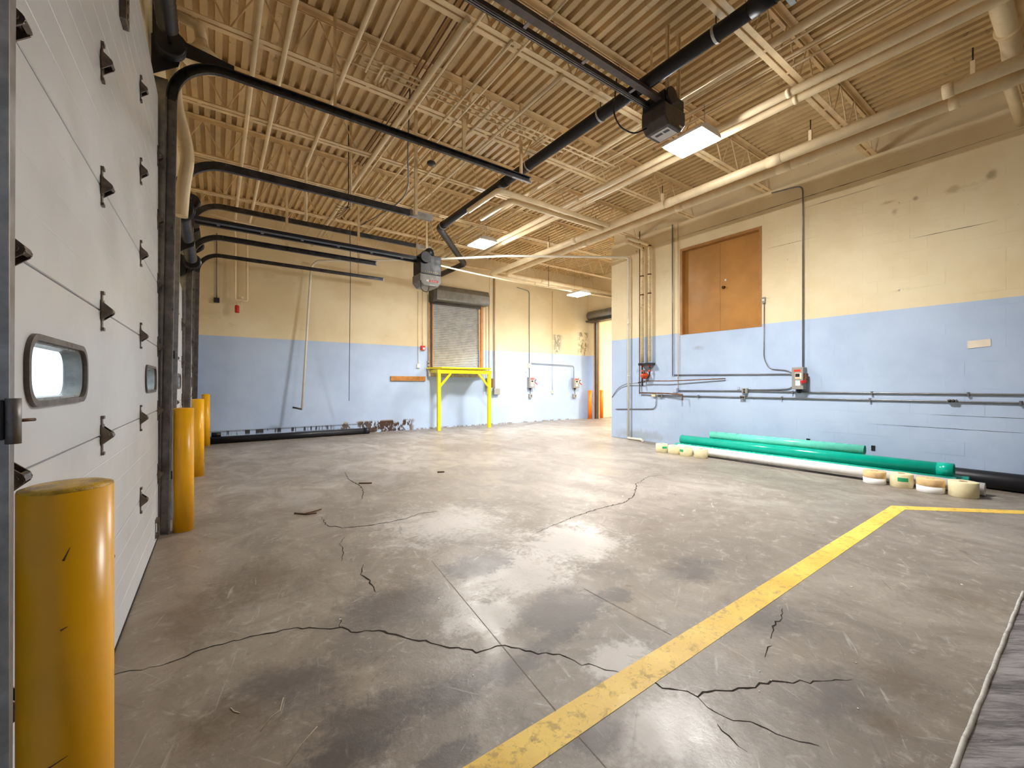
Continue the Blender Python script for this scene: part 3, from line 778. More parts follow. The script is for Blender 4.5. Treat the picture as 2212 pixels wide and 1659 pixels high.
# two fat insulated pipes along the right wall
for (x, ye, rr, lab, yx) in ((7.28, 11.62, 0.078, 'thick cream insulated pipe, farther of the pair from the right wall', 11.62), (7.64, 11.25, 0.078, 'thick cream insulated pipe, nearer of the pair to the right wall', 11.25)):
    run('insulated_pipe', [(x, -5.0, 5.07), (x, ye, 5.07), (XE - 0.005, ye, 5.07)], rr, M['pipecream'], lab, bend=0.35, seg=22, group='insulated pipes',
        couplings=[((x, 1.1, 5.07), (0, 1, 0), 0.10), ((x, 3.05, 5.07), (0, 1, 0), 0.22), ((x, 4.95, 5.07), (0, 1, 0), 0.16), ((x, 7.6, 5.07), (0, 1, 0), 0.16), ((9.2, ye, 5.07), (1, 0, 0), 0.12)], cr=1.08)
for y in (0.9, 2.55, 5.1, 6.9, 8.6):
    h = root('pipe_hanger', 'cream strap hanger over the thick pipes, at %s' % {0.9: 'the near end by the cross pipe', 2.55: 'the second joist', 5.1: 'the level of the near lamp', 6.9: 'the branch pipes', 8.6: 'the wall corner'}[y], 'pipe hanger', (7.28, y, 5.145), group='strap hangers')
    part('strap', MB().box(7.255, y - 0.02, 5.145, 7.305, y + 0.02, 5.30), M['pipecream'], h)
    part('bolt', MB().tube([(7.28, y, 5.29), (7.28, y, 5.46)], 0.008, 8), M['black'], h)
# two medium pipes
for (x, lab) in ((6.03, 'medium cream pipe under the joists, beside the near lamp'), (6.24, 'medium cream pipe under the joists, second beside the near lamp')):
    run('overhead_pipe', [(x, -4.5, 5.25), (x, 10.9, 5.25)], 0.052, M['pipecream'], lab, group=G,
        couplings=[((x, 2.35, 5.25), (0, 1, 0), 0.05), ((x, 6.2, 5.25), (0, 1, 0), 0.07), ((x, 9.2, 5.25), (0, 1, 0), 0.07)], cr=1.12)
# lines between the joists (above the bottom chords)
run('overhead_pipe', [(5.48, -4.5, 5.60), (5.48, 12.8, 5.60)], 0.05, M['pipecream'], 'cream pipe threaded through the joists above the near lamp', group=G)
for x, r, lab in ((5.63, 0.014, 'thin cream conduit threaded through the joists above the near lamp'), (5.86, 0.02, 'cream cable bundle threaded through the joists, thickest of the cables'),
                  (5.92, 0.012, 'thin cream cable strapped beside the cable bundle'), (6.08, 0.016, 'cream conduit above the pair of medium pipes')):
    run('conduit', [(x, -4.0, 5.62), (x, 3.0, 5.60), (x, 7.0, 5.63), (x, 12.5, 5.61)], r, M['pipecream'], lab, 'conduit', group='overhead conduits', seg=8)
zl = 5.385
run('sprinkler_pipe', [(0.66, -3.0, 5.401), (0.66, 12.93, 5.401), (0.66, 12.93, 3.66), (0.40, 12.93, 3.66), (0.40, 12.93, 5.30), (0.37, 12.6, 5.401), (0.37, 1.8, 5.401)], 0.028, M['pipecream'],
    'cream sprinkler pipe making a loop down the back wall near the dock doors', bend=0.06)
run('overhead_pipe', [(1.31, -3.0, 5.403), (1.31, 8.25, 5.403), (1.31, 8.25, 4.42)], 0.026, M['pipecream'], 'cream pipe turning down to an open end above the middle dock door', group=G, bend=0.06)
run('conduit', [(1.53, -3.0, 5.415), (1.53, 5.35, 5.415)], 0.014, M['pipecream'], 'thin cream conduit, third line out from the dock doors', 'conduit', group='overhead conduits', seg=8)
run('overhead_pipe', [(2.20, 3.93, 5.395), (2.20, 12.9, 5.395)], 0.034, M['pipecream'], 'cream pipe starting under the sixth joist, left of the operator rail', group=G)
run('conduit', [(2.31, -1.0, 5.414), (2.31, 12.0, 5.414)], 0.015, M['pipecream'], 'thin cream conduit beside the stubbed pipe', 'conduit', group='overhead conduits', seg=8)
run('conduit', [(2.76, 3.9, 5.413), (2.76, 10.5, 5.413)], 0.016, M['pipecream'], 'short cream conduit below the joists, left of the long thin one', 'conduit', group='overhead conduits', seg=8)
run('conduit', [(2.92, -2.0, 5.416), (2.92, 9.8, 5.416)], 0.013, M['pipecream'], 'long thin cream conduit crossing under the operator rail', 'conduit', group='overhead conduits', seg=8)
run('overhead_pipe', [(3.58, 3.96, 5.405), (3.58, 9.5, 5.405)], 0.024, M['pipecream'], 'cream pipe next to the black drain pipe', group=G)
run('conduit', [(3.22, 4.8, 5.411), (3.22, 12.6, 5.411)], 0.018, M['pipecream'], 'cream conduit between the drain pipe and the hangers', 'conduit', group='overhead conduits', seg=8)
for k, (yy, zz, xa, xb) in enumerate(((5.22, 5.512, 1.35, 6.0), (5.32, 5.512, 1.5, 5.9), (5.42, 5.512, 1.2, 4.9))):
    rk = run('conduit', [(xa, yy, zz), (xb, yy, zz)], 0.013, M['pipecream'], 'thin cream conduit racked along the sixth joist, %s of three' % ('first', 'second', 'third')[k], 'conduit', group='racked conduits', seg=8)
    part('rack_strut', MB().box(1.7 + 0.05 * k, yy - 0.03, 5.481, 1.72 + 0.05 * k, 5.70, 5.499).box(4.3 + 0.05 * k, yy - 0.03, 5.481, 4.32 + 0.05 * k, 5.70, 5.499), M['steelcream'], rk)
for k in range(3):
    xx = 2.26 + 0.07 * k
    run('cable', [(xx, 4.15, 5.92), (xx, 6.4, 5.84), (xx + 0.02, 8.7, 5.93)], 0.010, M['copper'], 'dark brown cable under the roof deck beside the stubbed pipe, %s of three' % ('first', 'second', 'third')[k], 'cable', group='deck cables', bend=0.5, seg=6)
# branches between the drain pipe and the thick pipes
run('branch_pipe', [(4.24, 7.55, 5.06), (4.24, 6.43, 5.06), (7.2, 6.43, 5.06)], 0.05, M['pipecream'], 'cream branch pipe turning from beside the drain pipe, nearer of two', group='branch pipes', bend=0.08)
run('branch_pipe', [(4.66, 7.75, 5.06), (4.66, 6.66, 5.06), (7.2, 6.66, 5.06)], 0.05, M['pipecream'], 'cream branch pipe turning from beside the drain pipe, farther of two', group='branch pipes', bend=0.08)
# cross pipes at the near right
run('cross_pipe', [(5.0, 0.62, 6.08), (5.0, 0.62, 5.40), (7.38, 0.62, 5.40), (7.60, 0.62, 5.24)], 0.085, M['pipecream'], 'fat cream pipe crossing overhead above the two insulated pipes', bend=0.12, seg=20,
    couplings=[((7.1, 0.62, 5.40), (1, 0, 0), 0.03)], cr=1.25)
run('cross_pipe', [(7.66, 0.68, 5.16), (9.215, 0.68, 5.16)], 0.055, M['pipecream'], 'cream pipe stub running into the right wall', bend=0.05)
run('cross_pipe', [(6.6, 0.34, 5.5), (8.9, 0.34, 5.5)], 0.06, M['pipecream'], 'cream pipe high above the cross pipe, close to the roof deck')
# long white pvc line crossing the room, dropping at both walls
a, b = P(672, 585, Y=12.90), P(652.5, 884, Y=12.62)
pv = run('pvc_pipe', [b, (a.x, 12.9, 4.80), (2.3, 12.7, 4.94), (4.9, 10.65, 4.93), (6.4, 9.3, 4.95), (9.14, 7.46, 4.94), (9.14, 7.46, 0.07)], 0.030, M['pvc'],
         'long white plastic pipe sagging across the room and dropping at both walls', bend=0.10, seg=12, couplings=[((9.14, 7.46, 4.80), (0, 0, 1), 0.05), ((9.14, 7.46, 3.15), (0, 0, 1), 0.06), ((9.14, 7.46, 1.72), (0, 0, 1), 0.03)], cr=1.25)
part('pipe_end', MB().tube([b, P(632, 880, Y=12.62)], 0.024, 10), M['black'], pv, 'short black end piece')
part('foot_elbow', MB().tube([(9.14, 7.46, 0.07), (9.14, 7.46, 0.035), (9.14, 7.05, 0.035), (9.0, 6.9, 0.035)], 0.034, 10, 0.04), M['pvc'], pv)
# thin silver conduit sagging across the room
run('conduit', [P(432, 457, Y=10.0), P(560, 490, Y=10.0), P(728, 523, Y=10.0), P(918, 566, Y=10.0), P(1010, 588, Y=10.0), P(1105, 608, Y=10.0), P(1210, 625, Y=10.0), P(1340, 646, Y=10.0)], 0.020, M['pipecream'],
    'long straight conduit hung low across the room in front of the back wall', 'conduit', group='overhead conduits', bend=0.3, seg=10)
run('hanger_rod', [P(923, 566, Y=10.0), P(927, 480, Y=10.0)], 0.006, M['galv'], 'thin rod holding the low conduit above the small door operator', 'rod', seg=6)
run('hanger_rod', [P(1185, 619, Y=10.0), P(1185, 574, Y=10.0)], 0.008, M['black'], 'thin dark rod holding the low conduit near the far lamp', 'rod', seg=6)
# cream downpipe and flared duct by the door header
dp = root('rain_leader', 'bent cream downpipe with a flared hood in the corner above the dock doors', 'pipe', (-0.20, 5.72, 4.3))
part('leader', MB().tube([(-0.40, 5.72, 5.95), (-0.385, 5.72, 4.95), (-0.35, 5.72, 4.46), (-0.27, 5.72, 4.12), (-0.25, 5.72, 3.92), (-0.29, 5.72, 3.62), (-0.31, 5.72, 3.30)], 0.062, 18, 0.12), M['pipecream'], dp)
part('flared_hood', MB().lathe([(0.05, 0.30), (0.06, 0.24), (0.10, 0.17), (0.17, 0.11), (0.185, 0.02), (0.17, 0.02), (0.16, 0.10), (0.08, 0.2)], (-0.13, 5.70, 4.98), 28, 'z'), M['pipecream'], dp)
part('stub', MB().tube([(-0.13, 5.70, 5.26), (-0.15, 5.70, 5.40), (-0.36, 5.71, 5.44)], 0.055, 14, 0.1), M['pipecream'], dp)

# ------------------------------------------------------------------ hangers for the tracks
def angle_hanger(x, y, z0, z1, label, brace=None, w=0.042):
    h = root('track_hanger', label, 'hanger', (x, y, z0), group='track hangers')
    part('angle', MB().box(x - w / 2, y - 0.004, z0, x + w / 2, y, z1).box(x - w / 2, y, z0, x - w / 2 + 0.004, y + 0.035, z1), M['steelcream'], h)
    if brace: part('brace', MB().bar(brace[0], brace[1], 0.035, 0.005), M['steelcream'], h)
    return h
angle_hanger(3.0, 5.48, 4.87, 6.07, 'cream angle hanger halfway along the high track', brace=((3.0, 5.50, 5.05), (3.22, 5.62, 6.06)))
angle_hanger(4.06, 5.48, 4.80, 6.07, 'cream angle hanger with a long brace at the end of the high track', brace=((4.06, 5.50, 5.15), (4.62, 5.62, 6.05)))
angle_hanger(2.43, 5.91, 4.02, 6.07, 'long cream angle hanger at the end of the near low track', brace=((2.43, 5.93, 5.0), (2.0, 6.3, 6.06)))
angle_hanger(2.43, 8.98, 4.02, 6.07, 'long cream angle hanger at the end of the far low track')
angle_hanger(4.0, 9.10, 4.66, 6.07, 'cream angle hanger at the end of the track before the farthest door')
angle_hanger(1.1, 8.98, 4.07, 6.07, 'cream angle hanger midway along the far low track', brace=((1.1, 9.0, 5.3), (0.7, 9.5, 6.06)))
angle_hanger(3.4, 12.56, 4.66, 6.07, 'cream angle hanger at the back wall track', brace=((3.4, 12.5, 5.2), (2.8, 12.4, 6.06)))
angle_hanger(1.2, 5.48, 4.86, 6.07, 'cream angle hanger close to the dock wall on the high track', w=0.03)
# electric drop with loose wires above the middle door
ed = root('power_drop', 'cream conduit drop ending in loose dark wires above the middle dock door', 'conduit', (1.88, 7.43, 4.5))
part('drop', MB().tube([(1.88, 7.43, 6.05), (1.88, 7.43, 4.50)], 0.018, 10), M['pipecream'], ed)
part('cord', MB().tube([(1.84, 7.43, 5.9), (1.84, 7.43, 4.55), (1.80, 7.43, 4.48)], 0.008, 8), M['black'], ed)
for k in range(5):
    q = Vector((1.85, 7.43, 4.52)); e = q + Vector((-0.18 - 0.05 * random.random(), -0.05 + 0.025 * k, -0.02 - 0.05 * k))
    part('loose_wire', MB().tube([q, (q + e) / 2 + Vector((0, 0, -0.03)), e], 0.004, 6, 0.05), M['rust'] if k == 2 else M['black'], ed)
run('cable', [(2.35, 5.95, 5.9), P(880, 350, Y=6.2), P(884, 398, Y=6.6), P(870, 432, Y=7.2), P(825, 462, Y=8.0), P(779, 487, Y=8.9)], 0.011, M['conduit'], 'dark flexible cable drooping between two track hangers', 'cable', bend=0.4, seg=8)
dt = root('smoke_detector', 'small black round detector on a short stem above the middle of the room', 'detector', (3.05, 6.75, 5.30))
part('disc', MB().lathe([(0.02, 0.06), (0.07, 0.05), (0.075, 0.02), (0.05, 0.0), (0.001, 0.0)], (3.05, 6.75, 5.30), 18), M['black'], dt)
part('stem', MB().tube([(3.05, 6.75, 5.36), (3.05, 6.75, 6.09)], 0.008, 8), M['steelcream'], dt)
run('pull_cord', [(1.98, 7.9, 4.35), P(757, 585, Y=11.8), P(754, 866, Y=12.6)], 0.008, M['black'], 'thin black cord hanging in front of the back wall', 'cord', bend=0.3, seg=8)

# ------------------------------------------------------------------ door operators on rails
def operator(y, z, x0, x1, label, small=False):
    t = root('door_operator', label, 'door opener', (x1, y, z - 0.25), group='door operators')
    for yy, ww in ((y - 0.085, 0.043), (y + 0.085, 0.034)):
        part('rail', MB().box(x0, yy - ww, z - 0.004, x1, yy + ww, z).box(x0, yy - ww, z, x1, yy - ww + 0.005, z + 0.045).box(x0, yy + ww - 0.005, z, x1, yy + ww, z + 0.045), M['opbody'] if yy < y and not small else M['black'], t)
    part('chain', MB().box(x0, y + 0.070, z - 0.010, x1, y + 0.078, z - 0.0045).box(x0, y + 0.095, z - 0.010, x1, y + 0.103, z - 0.0045), M['trackgrey'], t)
    for k in range(6):
        xx = x0 + (x1 - x0) * (k + 0.5) / 6
        part('spacer', MB().box(xx - 0.02, y - 0.10, z + 0.003, xx + 0.02, y + 0.10, z + 0.012), M['trackgrey'], t)
    lo = 0.20 if small else 0.0
    part('chassis', MB().box(x1, y - 0.17, z - 0.06 - lo, x1 + 0.42, y + 0.17, z + 0.10), M['black'], t, bev=0.01)
    zz0 = z - lo
    b = MB().prism([(x1 - 0.02, zz0 - 0.06), (x1 - 0.02, zz0 - 0.20 - (1 - lo * 5) * 0.04), (x1 + 0.06, zz0 - 0.29 - (1 - lo * 5) * 0.04), (x1 + 0.34, zz0 - 0.29 - (1 - lo * 5) * 0.04), (x1 + 0.42, zz0 - 0.20 - (1 - lo * 5) * 0.04), (x1 + 0.42, zz0 - 0.06)], y - 0.19, y + 0.17)
    hs = part('housing', b, M['opgrey'] if small else M['opbody'], t, bev=0.015)
    part('motor', MB().lathe([(0.02, -0.02), (0.085, 0), (0.095, 0.02), (0.095, 0.24), (0.08, 0.27), (0.02, 0.28)], (x1 + 0.22, y - 0.12, z + 0.16), 22, 'y'), M['black'], t)
    part('pulley', MB().lathe([(0.10, 0), (0.105, 0.008), (0.09, 0.018), (0.105, 0.028), (0.10, 0.036)], (x1 + 0.10, y - 0.215, z + 0.04), 22, 'y'), M['black'], t)
    return t, hs
op1, hs1 = operator(3.375, 5.125, -0.30, 4.62, 'dark brown garage door operator on a long black rail beside the near lamp')
# warning labels on the underside and face
part('label_plate', MB().box(4.72, 3.235, 4.7915, 4.94, 3.495, 4.7945), M['papertag'], op1)
part('label_print', MB().box(4.76, 3.255, 4.79, 4.81, 3.335, 4.7914).box(4.76, 3.355, 4.79, 4.81, 3.455, 4.7914), M['black'], op1)
part('label_strip', MB().box(4.90, 3.18, 4.83, 4.98, 3.1845, 4.855), M['papertag'], op1)
part('support_angle', MB().box(4.70, 3.21, 5.20, 4.704, 3.25, 6.08).box(4.70, 3.21, 5.20, 4.735, 3.214, 6.08), M['steelcream'], op1)
part('support_angle', MB().box(4.94, 3.21, 5.20, 4.944, 3.25, 6.08).box(4.94, 3.21, 5.20, 4.975, 3.214, 6.08), M['steelcream'], op1)
part('support_angle', MB().box(4.82, 3.53, 5.20, 4.824, 3.57, 6.08), M['steelcream'], op1)
part('power_cord', MB().tube([(4.20, 3.62, 5.42), (4.14, 3.62, 4.95), (4.24, 3.60, 4.80), (4.46, 3.55, 4.76), (4.62, 3.48, 4.86)], 0.010, 8, 0.12), M['black'], op1)
op2, hs2 = operator(7.42, 3.80, -0.25, 3.06, 'small door operator with a grey cover and red label in front of the back wall', True)
part('label_plate', MB().box(3.22, 7.228, 3.395, 3.40, 7.2295, 3.430), M['redlabel'], op2, 'red label')
part('label_print', MB().box(3.17, 7.227, 3.395, 3.219, 7.2295, 3.432), M['white'], op2, 'white label end')
part('label_strip', MB().box(3.23, 7.228, 3.335, 3.34, 7.2295, 3.347), M['white'], op2)
part('label_lettering', MB().box(3.245, 7.2268, 3.408, 3.285, 7.2278, 3.416).box(3.295, 7.2268, 3.408, 3.335, 7.2278, 3.416).box(3.345, 7.2268, 3.408, 3.375, 7.2278, 3.416), M['white'], op2)
vs = MB()
for k in range(8): vs.box(3.10 + 0.042 * k, 7.2465, 3.575, 3.118 + 0.042 * k, 7.249, 3.592)
part('terminal_slots', vs, M['brass'], op2)
part('power_cord', MB().tube([(3.06, 7.22, 3.40), (3.05, 7.20, 3.22), (3.18, 7.2, 3.18), (3.24, 7.25, 3.32)], 0.007, 8, 0.08), M['black'], op2)
part('support_angle', MB().box(3.10, 7.50, 3.90, 3.104, 7.54, 6.08).box(3.40, 7.50, 3.90, 3.404, 7.54, 6.08), M['steelcream'], op2)

# ------------------------------------------------------------------ lamps
def lamp(x, y, z, label, w=0.50, l=0.62):
    t = root('ceiling_lamp', label, 'ceiling lamp', (x, y, z), group='high bay lamps')
    part('housing', MB().prism([(x - w / 2, z), (x - w / 2 + 0.02, z + 0.05), (x - 0.12, z + 0.10), (x + 0.12, z + 0.10), (x + w / 2 - 0.02, z + 0.05), (x + w / 2, z)], y - l / 2, y + l / 2), M['white'], t)
    part('lens', MB().box(x - w / 2 + 0.015, y - l / 2 + 0.015, z - 0.02, x + w / 2 - 0.015, y + l / 2 - 0.015, z - 0.002), M['lens'], t)
    for s_ in (-1, 1): part('suspension_wire', MB().tube([(x, y + s_ * 0.2, z + 0.10), (x, y + s_ * 0.2, 5.45)], 0.004, 6), M['galv'], t)
    return t
lamp(5.64, 3.47, 5.0, 'glowing white high bay lamp beside the brown door operator')
lamp(5.43, 8.98, 5.0, 'glowing white high bay lamp hanging above the middle of the back wall')
lamp(9.74, 9.99, 4.45, 'glowing white high bay lamp farthest away, by the open doorway')
lamp(15.9, 9.8, 5.0, 'added unseen lamp brightening the space beyond the open doorway')  # added out of view to brighten the cream wall past the doorway

# ------------------------------------------------------------------ bollards
def bollard(x, y, h, r, mat, label, cat='bollard', group='yellow bollards', dome=0.012):
    t = root('bollard', label, cat, (x, y, 0), group=group)
    part('post', MB().tube([(x, y, -0.002), (x, y, h)], r, 40), mat, t)
    pr = [(r * 0.995, h - 0.004), (r * 0.985, h + 0.004), (r * 0.8, h + dome * 0.8), (r * 0.4, h + dome), (0.0001, h + dome * 0.8)]
    part('cap', MB().lathe(pr, (x, y, 0), 40), mat, t)
    return t
M['capyel'] = paint('rough_yellow_cap', (0.62, 0.36, 0.01), 0.22, var=0.35, scale=22, bump=0.8)
b1 = bollard(-0.300, 1.478, 1.245, 0.084, M['yellow'], 'yellow steel bollard closest to the viewer, scuffed near its foot')
b2 = bollard(-0.275, 5.46, 1.245, 0.088, M['yellow'], 'yellow steel bollard between the nearest and middle dock doors')
b3 = bollard(-0.245, 8.55, 1.245, 0.084, M['yellow'], 'yellow steel bollard just beyond the middle dock door')
b4 = bollard(-0.205, 12.62, 1.245, 0.084, M['yellow'], 'yellow steel bollard farthest away, close to the back wall')
for ch in b1.children:
    if ch.name.startswith('cap'): ch.data.materials[0] = M['capyel']
# scuffs on the near bollard
for (ang, zz, ln, tl) in ((-2.2, 0.60, 0.03, 0.3), (-1.75, 0.62, 0.035, 0.4), (-1.45, 1.09, 0.03, 1.2), (-1.5, 0.93, 0.012, 0.4)):
    pts = [(-0.300 + 0.0845 * math.cos(ang + k * ln * math.cos(tl) / 0.084 / 4), 1.478 + 0.0845 * math.sin(ang + k * ln * math.cos(tl) / 0.084 / 4), zz + k * ln * math.sin(tl) / 4) for k in range(5)]
    part('scuff', MB().tube(pts, [0.0022, 0.0016, 0.0012, 0.001, 0.0006], 6), M['rust'], b1)
bollard(13.16, 12.82, 1.22, 0.085, M['orange'], 'orange bollard in front of the doorway jamb', group='orange bollards')
bollard(13.93, 12.88, 1.22, 0.085, M['orange'], 'orange bollard inside the open doorway', group='orange bollards')

# ------------------------------------------------------------------ raised brown double doors in the right wall
t = root('door_4', 'raised brown steel double doors set high in the block wall', 'double door', (XR, 5.03, DB[2]), kind='structure')
y0, y1, z0, z1 = DB
fr = MB()
xo = XR - 0.012
fr.box(xo, y0, z0, XR + 0.16, y0 + 0.055, z1).box(xo, y1 - 0.055, z0, XR + 0.16, y1, z1).box(xo, y0 + 0.055, z1 - 0.055, XR + 0.16, y1 - 0.055, z1)
part('frame', fr, M['brownframe'], t)
ym = (y0 + y1) / 2
lf = part('door_leaf', MB().box(XR + 0.105, y0 + 0.057, z0 + 0.004, XR + 0.145, ym - 0.003, z1 - 0.058), M['brown'], t)
part('door_leaf', MB().box(XR + 0.105, ym + 0.003, z0 + 0.004, XR + 0.145, y1 - 0.057, z1 - 0.058), M['brown'], t)
part('door_knob', MB().lathe([(0.032, 0), (0.032, -0.006), (0.014, -0.012), (0.013, -0.035), (0.028, -0.045), (0.03, -0.058), (0.02, -0.068), (0.001, -0.07)], (XR + 0.105, ym - 0.09, z0 + 0.98), 18, 'x'), M['brass'], lf)
part('lock_plug', MB().lathe([(0.022, 0), (0.022, -0.004), (0.001, -0.005)], (XR + 0.105, ym - 0.12, z0 + 1.14), 14, 'x'), M['white'], lf)
part('threshold', MB().box(XR - 0.004, y0, z0 - 0.001, XR + 0.16, y1, z0 + 0.004), M['brownframe'], t)

# ------------------------------------------------------------------ roller shutter in the back wall
x0, x1, z0, z1 = RS
t = root('door_5', 'grey roller shutter set high in the back wall', 'roller shutter', ((x0 + x1) / 2, YB, z0), kind='structure')
nsl = 40; sh = (z1 - z0) / nsl
smb = MB().prism([(0.0, 0.002), (-0.010, 0.010), (-0.016, sh * 0.5), (-0.010, sh - 0.012), (0.0, sh - 0.002), (0.012, sh - 0.002), (0.012, 0.002)], x0 + 0.05, x1 - 0.05, 'yz')
sme = smb.mesh('slat', M['slat'])
for k in range(nsl): inst('slat', sme, t, (0, YB + 0.06, z0 + k * sh))
for (a, b) in ((x0 - 0.10, x0 + 0.06), (x1 - 0.06, x1 + 0.10)):
    part('jamb', MB().box(a, YB - 0.012, z0 - 0.06, b, YB - 0.001, z1), M['orangejamb'], t)
    part('guide', MB().box((a + b) / 2 - 0.03, YB - 0.05, z0, (a + b) / 2 + 0.03, YB - 0.012, z1), M['hooddark'] if a < 6 else M['orangejamb'], t)
hd = MB().prism([(YB - 0.002, 4.30), (YB - 0.34, 4.30), (YB - 0.37, 4.36), (YB - 0.37, 4.62), (YB - 0.28, 4.80), (YB - 0.002, 4.82)], x0 + 0.02, x1 + 0.16, 'yz')
part('hood', hd, M['hood'], t, bev=0.02)
part('hood_end', MB().prism([(YB - 0.002, 4.24), (YB - 0.36, 4.24), (YB - 0.40, 4.36), (YB - 0.40, 4.64), (YB - 0.30, 4.84), (YB - 0.002, 4.86)], x0 - 0.10, x0 + 0.02, 'yz'), M['hooddark'], t)
part('header_gap', MB().box(x0 + 0.02, YB - 0.02, 4.20, x1 - 0.02, YB - 0.012, 4.34), M['hooddark'], t)
ch = MB()
for xx in (x1 + 0.16, x1 + 0.27): ch.tube([(xx, YB - 0.10, 1.15), (xx, YB - 0.10, 4.35)], 0.008, 6)
ch.tube([(x1 + 0.16, YB - 0.10, 1.16), (x1 + 0.215, YB - 0.10, 1.08), (x1 + 0.27, YB - 0.10, 1.16)], 0.008, 6, 0.03)
part('hand_chain', ch, M['trackgrey'], t)
sl = single('sill_ledge', MB().prism([(x0 - 0.18, 2.02), (x0 - 0.18, 1.76), (x0 + 0.10, 1.74), (x1 - 0.15, 1.74), (x1 + 0.10, 1.80), (x1 + 0.10, 2.02)], YB - 0.16, YB - 0.001), M['concrete'], (x0, YB, 1.74),
            'rough broken concrete ledge under the grey roller shutter', 'ledge')

# yellow steel dock platform in front of it
t = root('platform_frame', 'bright yellow steel platform frame under the grey roller shutter', 'platform', (6.8, 12.35, 0))
legs = [(5.86, 12.39), (7.72, 12.31)]
for (x, y) in legs: part('leg', MB().box(x - 0.05, y - 0.05, -0.001, x + 0.05, y + 0.05, 1.86), M['yellow2'], t)
part('front_beam', MB().bar((5.80, 12.395, 1.905), (7.80, 12.315, 1.905), 0.10, 0.12), M['yellow2'], t)
part('deck_plate', MB().add([(5.72, 13.05, 2.0), (5.92, 12.29, 2.0), (7.74, 12.20, 2.0), (7.90, 13.0, 2.0), (5.72, 13.05, 2.05), (5.92, 12.29, 2.05), (7.74, 12.20, 2.05), (7.90, 13.0, 2.05)],
     [(0, 3, 2, 1), (4, 5, 6, 7), (0, 1, 5, 4), (1, 2, 6, 5), (2, 3, 7, 6), (3, 0, 4, 7)]), M['yellowdeck'], t)
for s_, (x, y) in ((1, legs[0]), (-1, legs[1])):
    part('side_beam', MB().bar((x, y + 0.05, 1.92), (x, 13.0, 1.92), 0.09, 0.10), M['yellow2'], t)
    part('brace', MB().bar((x + s_ * 0.04, y, 1.42), (x + s_ * 0.42, y - s_ * 0.015, 1.85), 0.06, 0.06), M['yellow2'], t)

# ------------------------------------------------------------------ open doorway in the far side wall
t = root('door_6', 'tall open doorway with a grey shutter hood in the far side wall', 'doorway', (XE, 11.2, 0), kind='structure')
part('jamb', MB().box(XE - 0.012, DE[1] - 0.01, 0, XE + 0.10, DE[1] + 0.06, DE[3]), M['orangejamb'], t)
part('guide', MB().box(XE - 0.03, DE[1] - 0.09, 0, XE + 0.12, DE[1] - 0.012, DE[3]), M['hooddark'], t)
part('inner_jamb', MB().box(XE + 0.125, DE[1] - 0.10, 0, XE + 0.20, DE[1] - 0.001, DE[3]), M['orangejamb'], t)
part('hood', MB().tube([(XE - 0.20, DE[0] - 0.1, 4.42), (XE - 0.20, 11.9, 4.42), (XE - 0.20, 12.0, 4.42), (XE - 0.20, DE[1] + 0.12, 4.42)], 0.20, 24), M['hood'], t)
part('hood_bracket', MB().box(XE - 0.42, DE[0], 4.14, XE - 0.002, DE[1] + 0.14, 4.21), M['hooddark'], t)

# ------------------------------------------------------------------ fittings on the back wall
yb = YB - 0.001
def wp(u, v): return P(u, v, Y=yb)
t = root('sprinkler_valve', 'cream valve assembly with a red bell on the loop of the sprinkler pipe', 'valve', tuple(P(522, 632, Y=12.9)))
q0, q1 = P(507, 631, Y=12.93), P(540, 631, Y=12.93)
part('flow_valve', MB().lathe([(0.02, 0), (0.045, 0.01), (0.045, 0.05), (0.02, 0.06)], (0.53, 12.87, 3.70), 16, 'z').tube([(0.53, 12.93, 3.62), (0.53, 12.87, 3.62), (0.53, 12.87, 3.42)], 0.014, 10, 0.02), M['pipecream'], t)
part('alarm_bell', MB().lathe([(0.001, 0), (0.045, 0.0), (0.05, 0.02), (0.05, 0.17), (0.04, 0.19), (0.001, 0.19)], (0.44, 12.93, 3.34), 18), M['red'], t, 'red canister')
part('bell_neck', MB().tube([(0.44, 12.93, 3.53), (0.44, 12.93, 3.62)], 0.018, 10), M['pipecream'], t)
t = root('junction_box', 'black junction box on a vertical conduit near the far dock door', 'electrical box', tuple(wp(468, 650)))
q = wp(468, 649)
part('box', MB().box(q.x - 0.06, yb - 0.08, q.z - 0.06, q.x + 0.06, yb, q.z + 0.06), M['black'], t, bev=0.006)
part('conduit', MB().tube([(q.x, yb - 0.03, q.z + 0.06), (q.x, yb - 0.03, 5.35)], 0.011, 8), M['conduit'], t)
q = wp(843, 811); r_ = wp(918, 823)
single('wood_plank', MB().box(q.x, yb - 0.05, r_.z, r_.x, yb, q.z - 0.02), M['wood'], (q.x, yb, r_.z), 'stained wooden plank fixed flat on the blue back wall', 'plank', bev=0.004)
def wallbox(name, u0, v0, u1, v1, dep, mat, label, cat='electrical box', group=None, kit=None, bev=0.006, plane='Y', off=0.0):
    a = P(u0, v0, **{plane: yb if plane == 'Y' else XR - 0.003}); b = P(u1, v1, **{plane: yb if plane == 'Y' else XR - 0.003})
    if plane == 'Y': m = MB().box(a.x, yb - dep, b.z, b.x, yb - off, a.z)
    else: m = MB().box(XR - 0.003 - dep, b.y, b.z, XR - 0.003 - off, a.y, a.z)
    c = (a + b) / 2; c.z = b.z
    t = root(name, label, cat, tuple(c), group)
    part('housing', m, mat, t, bev=bev)
    return t, a, b
t, a, b = wallbox('fire_alarm', 908, 747, 917, 757, 0.07, M['red'], 'small red fire alarm pull station by the roller shutter', 'fire alarm')
part('pull_plate', MB().box(a.x + 0.06, yb - 0.078, b.z + 0.02, b.x - 0.02, yb - 0.071, b.z + 0.09), M['white'], t)
part('conduit', MB().tube([((a.x + b.x) / 2, yb - 0.02, a.z), ((a.x + b.x) / 2, yb - 0.02, 4.6)], 0.009, 8), M['pipecream'], t)
